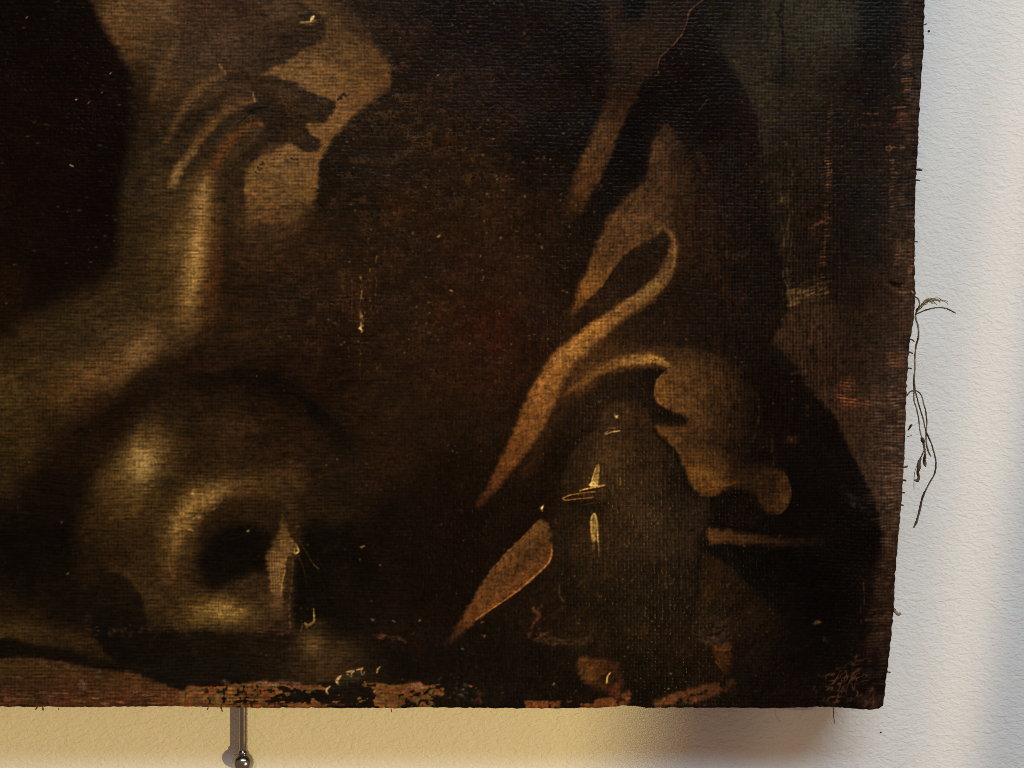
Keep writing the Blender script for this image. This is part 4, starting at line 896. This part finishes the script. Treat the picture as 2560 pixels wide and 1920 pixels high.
def paint_material():
    m, nt, b = new_mat("oil_paint")
    N = nt.nodes; L = nt.links
    at = N.new("ShaderNodeAttribute"); at.attribute_name = "paint"
    L.new(at.outputs["Color"], b.inputs["Base Color"])
    tc = N.new("ShaderNodeTexCoord")
    n = N.new("ShaderNodeTexNoise"); n.inputs["Scale"].default_value = 60; n.inputs["Detail"].default_value = 4
    L.new(tc.outputs["Object"], n.inputs["Vector"])
    mr = N.new("ShaderNodeMapRange"); mr.inputs["From Min"].default_value = 0.3; mr.inputs["From Max"].default_value = 0.7
    mr.inputs["To Min"].default_value = 0.24; mr.inputs["To Max"].default_value = 0.38
    L.new(n.outputs["Fac"], mr.inputs["Value"])
    L.new(mr.outputs["Result"], b.inputs["Roughness"])
    b.inputs["Specular IOR Level"].default_value = 0.048
    n2 = N.new("ShaderNodeTexNoise"); n2.inputs["Scale"].default_value = 2600; n2.inputs["Detail"].default_value = 2
    L.new(tc.outputs["Object"], n2.inputs["Vector"])
    bp = N.new("ShaderNodeBump"); bp.inputs["Strength"].default_value = 0.5; bp.inputs["Distance"].default_value = 0.0001
    L.new(n2.outputs["Fac"], bp.inputs["Height"])
    L.new(bp.outputs["Normal"], b.inputs["Normal"])
    return m

def fibre_material(name, c0, c1):
    m, nt, b = new_mat(name)
    N = nt.nodes; L = nt.links
    tc = N.new("ShaderNodeTexCoord")
    n = N.new("ShaderNodeTexNoise"); n.inputs["Scale"].default_value = 900; n.inputs["Detail"].default_value = 2
    L.new(tc.outputs["Object"], n.inputs["Vector"])
    cr = N.new("ShaderNodeValToRGB")
    cr.color_ramp.elements[0].position = 0.3; cr.color_ramp.elements[0].color = c0 + (1,)
    cr.color_ramp.elements[1].position = 0.7; cr.color_ramp.elements[1].color = c1 + (1,)
    L.new(n.outputs["Fac"], cr.inputs["Fac"]); L.new(cr.outputs["Color"], b.inputs["Base Color"])
    b.inputs["Roughness"].default_value = 0.85
    b.inputs["Specular IOR Level"].default_value = 0.2
    return m

def steel_material():
    m, nt, b = new_mat("polished_steel")
    N = nt.nodes; L = nt.links
    b.inputs["Metallic"].default_value = 1.0
    b.inputs["Base Color"].default_value = (0.30, 0.285, 0.26, 1)
    tc = N.new("ShaderNodeTexCoord")
    n = N.new("ShaderNodeTexNoise"); n.inputs["Scale"].default_value = 500; n.inputs["Detail"].default_value = 3
    L.new(tc.outputs["Object"], n.inputs["Vector"])
    mr = N.new("ShaderNodeMapRange"); mr.inputs["To Min"].default_value = 0.12; mr.inputs["To Max"].default_value = 0.26
    L.new(n.outputs["Fac"], mr.inputs["Value"]); L.new(mr.outputs["Result"], b.inputs["Roughness"])
    return m

def wood_material():
    m, nt, b = new_mat("stretcher_wood")
    N = nt.nodes; L = nt.links
    tc = N.new("ShaderNodeTexCoord")
    mp = N.new("ShaderNodeMapping"); mp.inputs["Scale"].default_value = (4, 40, 40)
    L.new(tc.outputs["Object"], mp.inputs["Vector"])
    n = N.new("ShaderNodeTexNoise"); n.inputs["Scale"].default_value = 6; n.inputs["Detail"].default_value = 5
    L.new(mp.outputs["Vector"], n.inputs["Vector"])
    cr = N.new("ShaderNodeValToRGB")
    cr.color_ramp.elements[0].color = (0.12, 0.07, 0.035, 1); cr.color_ramp.elements[1].color = (0.28, 0.18, 0.09, 1)
    L.new(n.outputs["Fac"], cr.inputs["Fac"]); L.new(cr.outputs["Color"], b.inputs["Base Color"])
    b.inputs["Roughness"].default_value = 0.7
    return m

M_wall = wall_material()
M_paint = paint_material()
M_dark = fibre_material("dark_thread", (0.050, 0.034, 0.022), (0.17, 0.12, 0.075))
M_tan = fibre_material("tan_thread", (0.20, 0.14, 0.075), (0.42, 0.31, 0.18))
M_brown = fibre_material("brown_thread", (0.10, 0.068, 0.038), (0.28, 0.20, 0.115))
M_steel = steel_material()
M_wood = wood_material()
M_speck = fibre_material("speck", (0.012, 0.010, 0.009), (0.03, 0.026, 0.022))

# ------------------------------------------------------------------ setting: the wall
V, F = box(-1.3, 1.3, WALL, WALL + 0.12, 0.0, 2.7)
wall = tag(mesh_obj("wall", V, F, M_wall, smooth=False), kind="structure")
def dome_speck(u, v, rx, rz, h, seed):
    r = np.random.RandomState(seed)
    c = to_world(u, v, WALL)
    V = []; F = []
    n = 12
    for ring, (q, hh) in enumerate([(1.0, -0.0001), (0.8, h * 0.7), (0.45, h)]):
        for k in range(n):
            t = 2 * math.pi * k / n
            w = q * (0.85 + 0.3 * r.rand())
            V.append((c[0] + rx * w * math.cos(t), WALL - hh, c[2] + rz * w * math.sin(t)))
    for i in range(2):
        for k in range(n):
            F.append((i * n + k, i * n + (k + 1) % n, (i + 1) * n + (k + 1) % n, (i + 1) * n + k))
    F.append(tuple(2 * n + k for k in range(n)))
    return mesh_obj("wall_speck", V, F, M_speck, wall)
dome_speck(2322, 78, 4.2 * S, 3.3 * S, 2 * S, 1)
dome_speck(2202, 1831, 3.2 * S, 2.4 * S, 1.5 * S, 2)

# ------------------------------------------------------------------ the painting
painting = bpy.data.objects.new("oil_painting", None)
link(painting)
painting.location = to_world(866, 1770, 0.012)
painting.empty_display_size = 0.02
tag(painting, "dark unframed old oil painting on canvas with skull, hand and frayed right edge", "painting")
bpy.context.view_layer.update()
PINV = painting.matrix_world.inverted()
def adopt(o):
    o.parent = painting
    o.matrix_parent_inverse = PINV
    return o

def srgb_to_lin(c):
    c = c / 255.0
    return np.where(c <= 0.04045, c / 12.92, ((c + 0.055) / 1.055) ** 2.4)

GAIN = np.array([0.92, 1.0, 1.18])
ROLL = [(2.0, 0.6), (4.0, 2.4), (5.2, 5.2), (5.8, 9.0), (6.0, 40.0), (6.0, 110.0), (6.0, 165.0)]   # outward, back
nr = len(ROLL)
Hn, Wn = H + nr, W + nr
Ux = np.zeros((Hn, Wn)); Uy = np.zeros((Hn, Wn)); Dp = np.zeros((Hn, Wn)); LC = np.zeros((Hn, Wn, 3))
eX = XX.copy(); eY = YY.copy()
eX -= 6.0 * sstep(ug[-1] - 300, ug[-1], UU); eY -= 6.0 * sstep(vg[-1] - 200, vg[-1], VV)
Ux[:H, :W] = eX; Uy[:H, :W] = eY; Dp[:H, :W] = -REL
LC[:H, :W] = srgb_to_lin(COL) * GAIN
for k, (o, b) in enumerate(ROLL):
    dk = np.random.RandomState(900 + k)
    Ux[:H, W + k] = eX[:, -1] + o; Uy[:H, W + k] = eY[:, -1]; Dp[:H, W + k] = b - REL[:, -1] * max(0, 1 - k * 0.2)
    Ux[H + k, :W] = eX[-1, :]; Uy[H + k, :W] = eY[-1, :] + o; Dp[H + k, :W] = b - REL[-1, :] * max(0, 1 - k * 0.2)
    LC[:H, W + k] = LC[:H, W - 1] * (0.75 + 0.5 * dk.rand(H))[:, None] * 0.9
    LC[H + k, :W] = LC[H - 1, :W] * (0.75 + 0.5 * dk.rand(W))[:, None] * 0.9
for k, (o, b) in enumerate(ROLL):
    for j, (o2, b2) in enumerate(ROLL):
        q = 0.72
        Ux[H + k, W + j] = eX[-1, -1] + o2 * q; Uy[H + k, W + j] = eY[-1, -1] + o * q; Dp[H + k, W + j] = max(b, b2)
        LC[H + k, W + j] = LC[H - 1, W - 1]
Dp = np.maximum(Dp, -12)
co = np.empty((Hn, Wn, 3), np.float32)
co[..., 0] = (Ux - 1280) * S
co[..., 1] = Dp * S
co[..., 2] = CZ + (960 - Uy) * S
idx = np.arange(Hn * Wn).reshape(Hn, Wn)
quads = np.stack([idx[1:, :-1], idx[1:, 1:], idx[:-1, 1:], idx[:-1, :-1]], -1).reshape(-1, 4)
me = bpy.data.meshes.new("painted_canvas")
me.vertices.add(Hn * Wn)
me.vertices.foreach_set("co", co.reshape(-1))
me.loops.add(quads.size)
me.loops.foreach_set("vertex_index", quads.reshape(-1).astype(np.int32))
me.polygons.add(len(quads))
me.polygons.foreach_set("loop_start", np.arange(0, quads.size, 4, dtype=np.int32))
me.polygons.foreach_set("use_smooth", np.ones(len(quads), bool))
me.update()
att = me.attributes.new("paint", 'FLOAT_COLOR', 'POINT')
rgba = np.ones((Hn * Wn, 4), np.float32)
rgba[:, :3] = LC.reshape(-1, 3)
att.data.foreach_set("color", rgba.reshape(-1))
me.materials.append(M_paint)
canvas = link(bpy.data.objects.new("painted_canvas", me))
adopt(canvas)

# stretcher bars behind the canvas
def bar(pts, y0, y1):
    V = []
    for y in (y0, y1):
        for (u, v) in pts:
            V.append(((u - 1280) * S, y, CZ + (960 - v) * S))
    n = len(pts)
    F = [tuple(range(n)), tuple(range(2 * n - 1, n - 1, -1))] + [(i, i + n, (i + 1) % n + n, (i + 1) % n) for i in range(n)]
    return adopt(mesh_obj("stretcher_bar", V, F, M_wood, smooth=False))
bar([(-470, 1764), (2202, 1764), (1840, 1420), (-470, 1420)], 0.0022, 0.0160)
bar([(2326, -370), (2204, 1762), (1843, 1418), (1970, -370)], 0.0022, 0.0160)

# loose threads and frayed ends
def thread(pts, mat, y=0.003, wob=0.5, seed=0, name="loose_thread"):
    """pts: (u, v, radius)"""
    r = np.random.RandomState(seed + 40)
    Q = spline([(p[0], p[1], p[2]) for p in pts], False, 8)
    out = []; rad = []
    for i, q in enumerate(Q):
        out.append(to_world(q[0] + r.randn() * wob * 0.35, q[1] + r.randn() * wob * 0.35, y + 0.0012 * math.sin(i * 0.21 + seed)))
        rad.append(q[2] * S * 1.12 * (0.8 + 0.4 * r.rand()))
    V, F = tube(out, rad)
    return adopt(mesh_obj(name, V, F, mat))
thread([(2289,786,1.5),(2310,777,1.6),(2330,771,1.5),(2352,769,1.5),(2370,773,1.7),(2389,783,1.6)], M_dark, seed=1)
thread([(2288,742,1.8),(2297,750,1.8),(2298,766,1.7),(2291,780,1.8),(2289,795,1.9),(2295,815,2.0),(2296,842,2.2),(2290,865,2.0),(2287,895,1.8),(2287,925,1.7),(2284,955,1.7),(2285,978,1.6),(2285,1000,1.8),(2292,1024,1.5),(2297,1050,1.4),(2299,1072,1.4),(2305,1096,1.8)], M_brown, seed=2)
thread([(2285,940,1.6),(2288,975,1.5),(2294,1000,1.5),(2300,1022,1.6),(2308,1048,1.6),(2313,1072,1.6),(2320,1090,1.7),(2330,1114,1.7),(2337,1140,1.8),(2340,1160,1.8),(2336,1185,1.8),(2325,1205,1.6),(2316,1222,1.9),(2306,1245,2.6),(2298,1280,2.4),(2291,1305,2.6),(2284,1319,1.5)], M_dark, y=0.0045, seed=3)
thread([(2268,988,1.6),(2276,979,1.7),(2290,977,1.6),(2303,988,1.7),(2310,1012,1.6),(2315,1032,1.6),(2317,1060,1.6),(2315,1082,1.7),(2316,1108,1.8),(2320,1126,2.0),(2327,1141,1.6)], M_brown, y=0.0055, seed=4)
thread([(2303,1094,1.5),(2307,1100,4.2),(2309,1108,2.8),(2311,1122,2.6),(2313,1134,1.8),(2311,1148,3.6),(2312,1158,3.8),(2314,1166,1.4)], M_dark, y=0.0032, wob=1.2, seed=5)
thread([(2309,1128,1.2),(2303,1143,1.6),(2298,1156,3.6),(2297,1170,4.4),(2294,1182,3.0),(2297,1192,2.8),(2293,1202,3.2),(2287,1200,1.6)], M_dark, y=0.0036, wob=1.4, seed=6)
thread([(2294,1160,0.7),(2287,1180,0.7),(2285,1205,0.7),(2285,1224,0.6)], M_dark, y=0.0036, seed=7)
thread([(2270,1076,1.2),(2276,1066,2.6),(2279,1062,2.0)], M_dark, y=0.002, seed=8)
thread([(2268,1092,0.8),(2280,1088,0.6)], M_brown, y=0.002, seed=9)
thread([(2083,1768,1.1),(2084,1788,1.1),(2086,1808,0.9)], M_dark, y=0.004, seed=10)
thread([(978,1772,1.4),(979,1778,1.0),(980,1781,0.8)], M_dark, y=0.003, seed=11)
for k, (u, v, du, dv, r) in enumerate([(107,1769,1,7,1.5),(93,1768,-4,6,1.6),(553,1770,3,9,2.0),(146,1770,1,5,1.2),(520,1770,-2,4,1.4)]):
    thread([(u, v, r), (u + du * 0.5, v + dv * 0.6, r * 1.1), (u + du, v + dv, r * 0.7)], M_brown, y=0.002, seed=20 + k)
for k, (u, v, du, dv, r) in enumerate([(2296,424,8,1,2.4),(2293,450,7,2,1.6),(2311,62,6,-3,1.4),(2264,1168,4,-3,2.0),(2261,1200,3,2,2.2),(2258,1232,4,0,1.6),(2254,1262,4,2,1.8),(2290,604,4,1,1.4),(2284,640,5,0,1.3),(2276,880,5,4,2.0),(2279,848,6,6,1.5),(2274,920,5,2,1.4),(2222,1680,4,1,1.3)]):
    thread([(u - 4, v, r), (u + du * 0.5, v + dv * 0.4, r * 1.1), (u + du, v + dv, r * 0.7)], M_dark, y=0.0016, seed=40 + k)
# tan tuft of raw flax
for k in range(11):
    r = np.random.RandomState(70 + k)
    e = 2328 + r.rand() * 46
    top = 744 + r.rand() * 10
    thread([(2290, 778 + r.randn() * 2, 1.0), (2303, 764 + r.randn() * 3, 1.0), (2318, 752 + r.randn() * 4, 0.9), (e - 12, top, 0.8), (e, top + 2 + r.rand() * 9, 0.55)], M_tan, y=0.003 + 0.0004 * k, wob=0.8, seed=70 + k, name="flax_strand")
thread([(2228,1518,3.0),(2234,1524,4.0),(2240,1530,3.2),(2245,1536,3.4),(2251,1534,2.4)], M_tan, y=0.0005, wob=1.2, seed=95, name="flax_strand")
thread([(2272,727,2.2),(2279,729,2.6),(2284,733,1.6)], M_tan, y=0.0004, wob=1.0, seed=96, name="flax_strand")

# ------------------------------------------------------------------ steel rod with a ball end, against the wall
RY = 0.0214
rod_root = bpy.data.objects.new("steel_hanging_rod", None)
link(rod_root)
bc = to_world(608, 1906, RY)
rod_root.location = bc
rod_root.empty_display_size = 0.01
tag(rod_root, "slim polished steel rod with ball end below the painting's bottom edge", "hanging rod")
bpy.context.view_layer.update()
RINV = rod_root.matrix_world.inverted()
def radopt(o):
    o.parent = rod_root; o.matrix_parent_inverse = RINV
    return o
br = 26 * S * (DIST + RY) / DIST
prof = [(br * math.sin(math.pi * k / 28) + 1e-7, -br * math.cos(math.pi * k / 28)) for k in range(29)]
V, F = lathe(bc, prof, 48)
radopt(mesh_obj("ball", V, F, M_steel))
rr = 10.5 * S * (DIST + RY) / DIST
V, F = lathe(bc, [(1e-7, br * 0.8), (rr, br * 0.8), (rr, 0.004), (rr, 0.10), (rr, 0.26), (1e-7, 0.26)], 32)
radopt(mesh_obj("rod", V, F, M_steel))
V, F = lathe(bc, [(rr * 1.02, br * 0.86), (rr * 1.35, br * 0.90), (rr * 1.38, br * 1.0), (rr * 1.12, br * 1.12), (rr * 1.02, br * 1.2)], 32)
radopt(mesh_obj("collar", V, F, M_steel))
# plate that fixes the rod to the wall, hidden behind the canvas
pz = bc[2] + 0.24
V, F = box(bc[0] - 0.008, bc[0] + 0.008, RY + rr * 0.9, WALL + 0.0005, pz - 0.012, pz + 0.012)
radopt(mesh_obj("wall_bracket", V, F, M_steel, smooth=False))
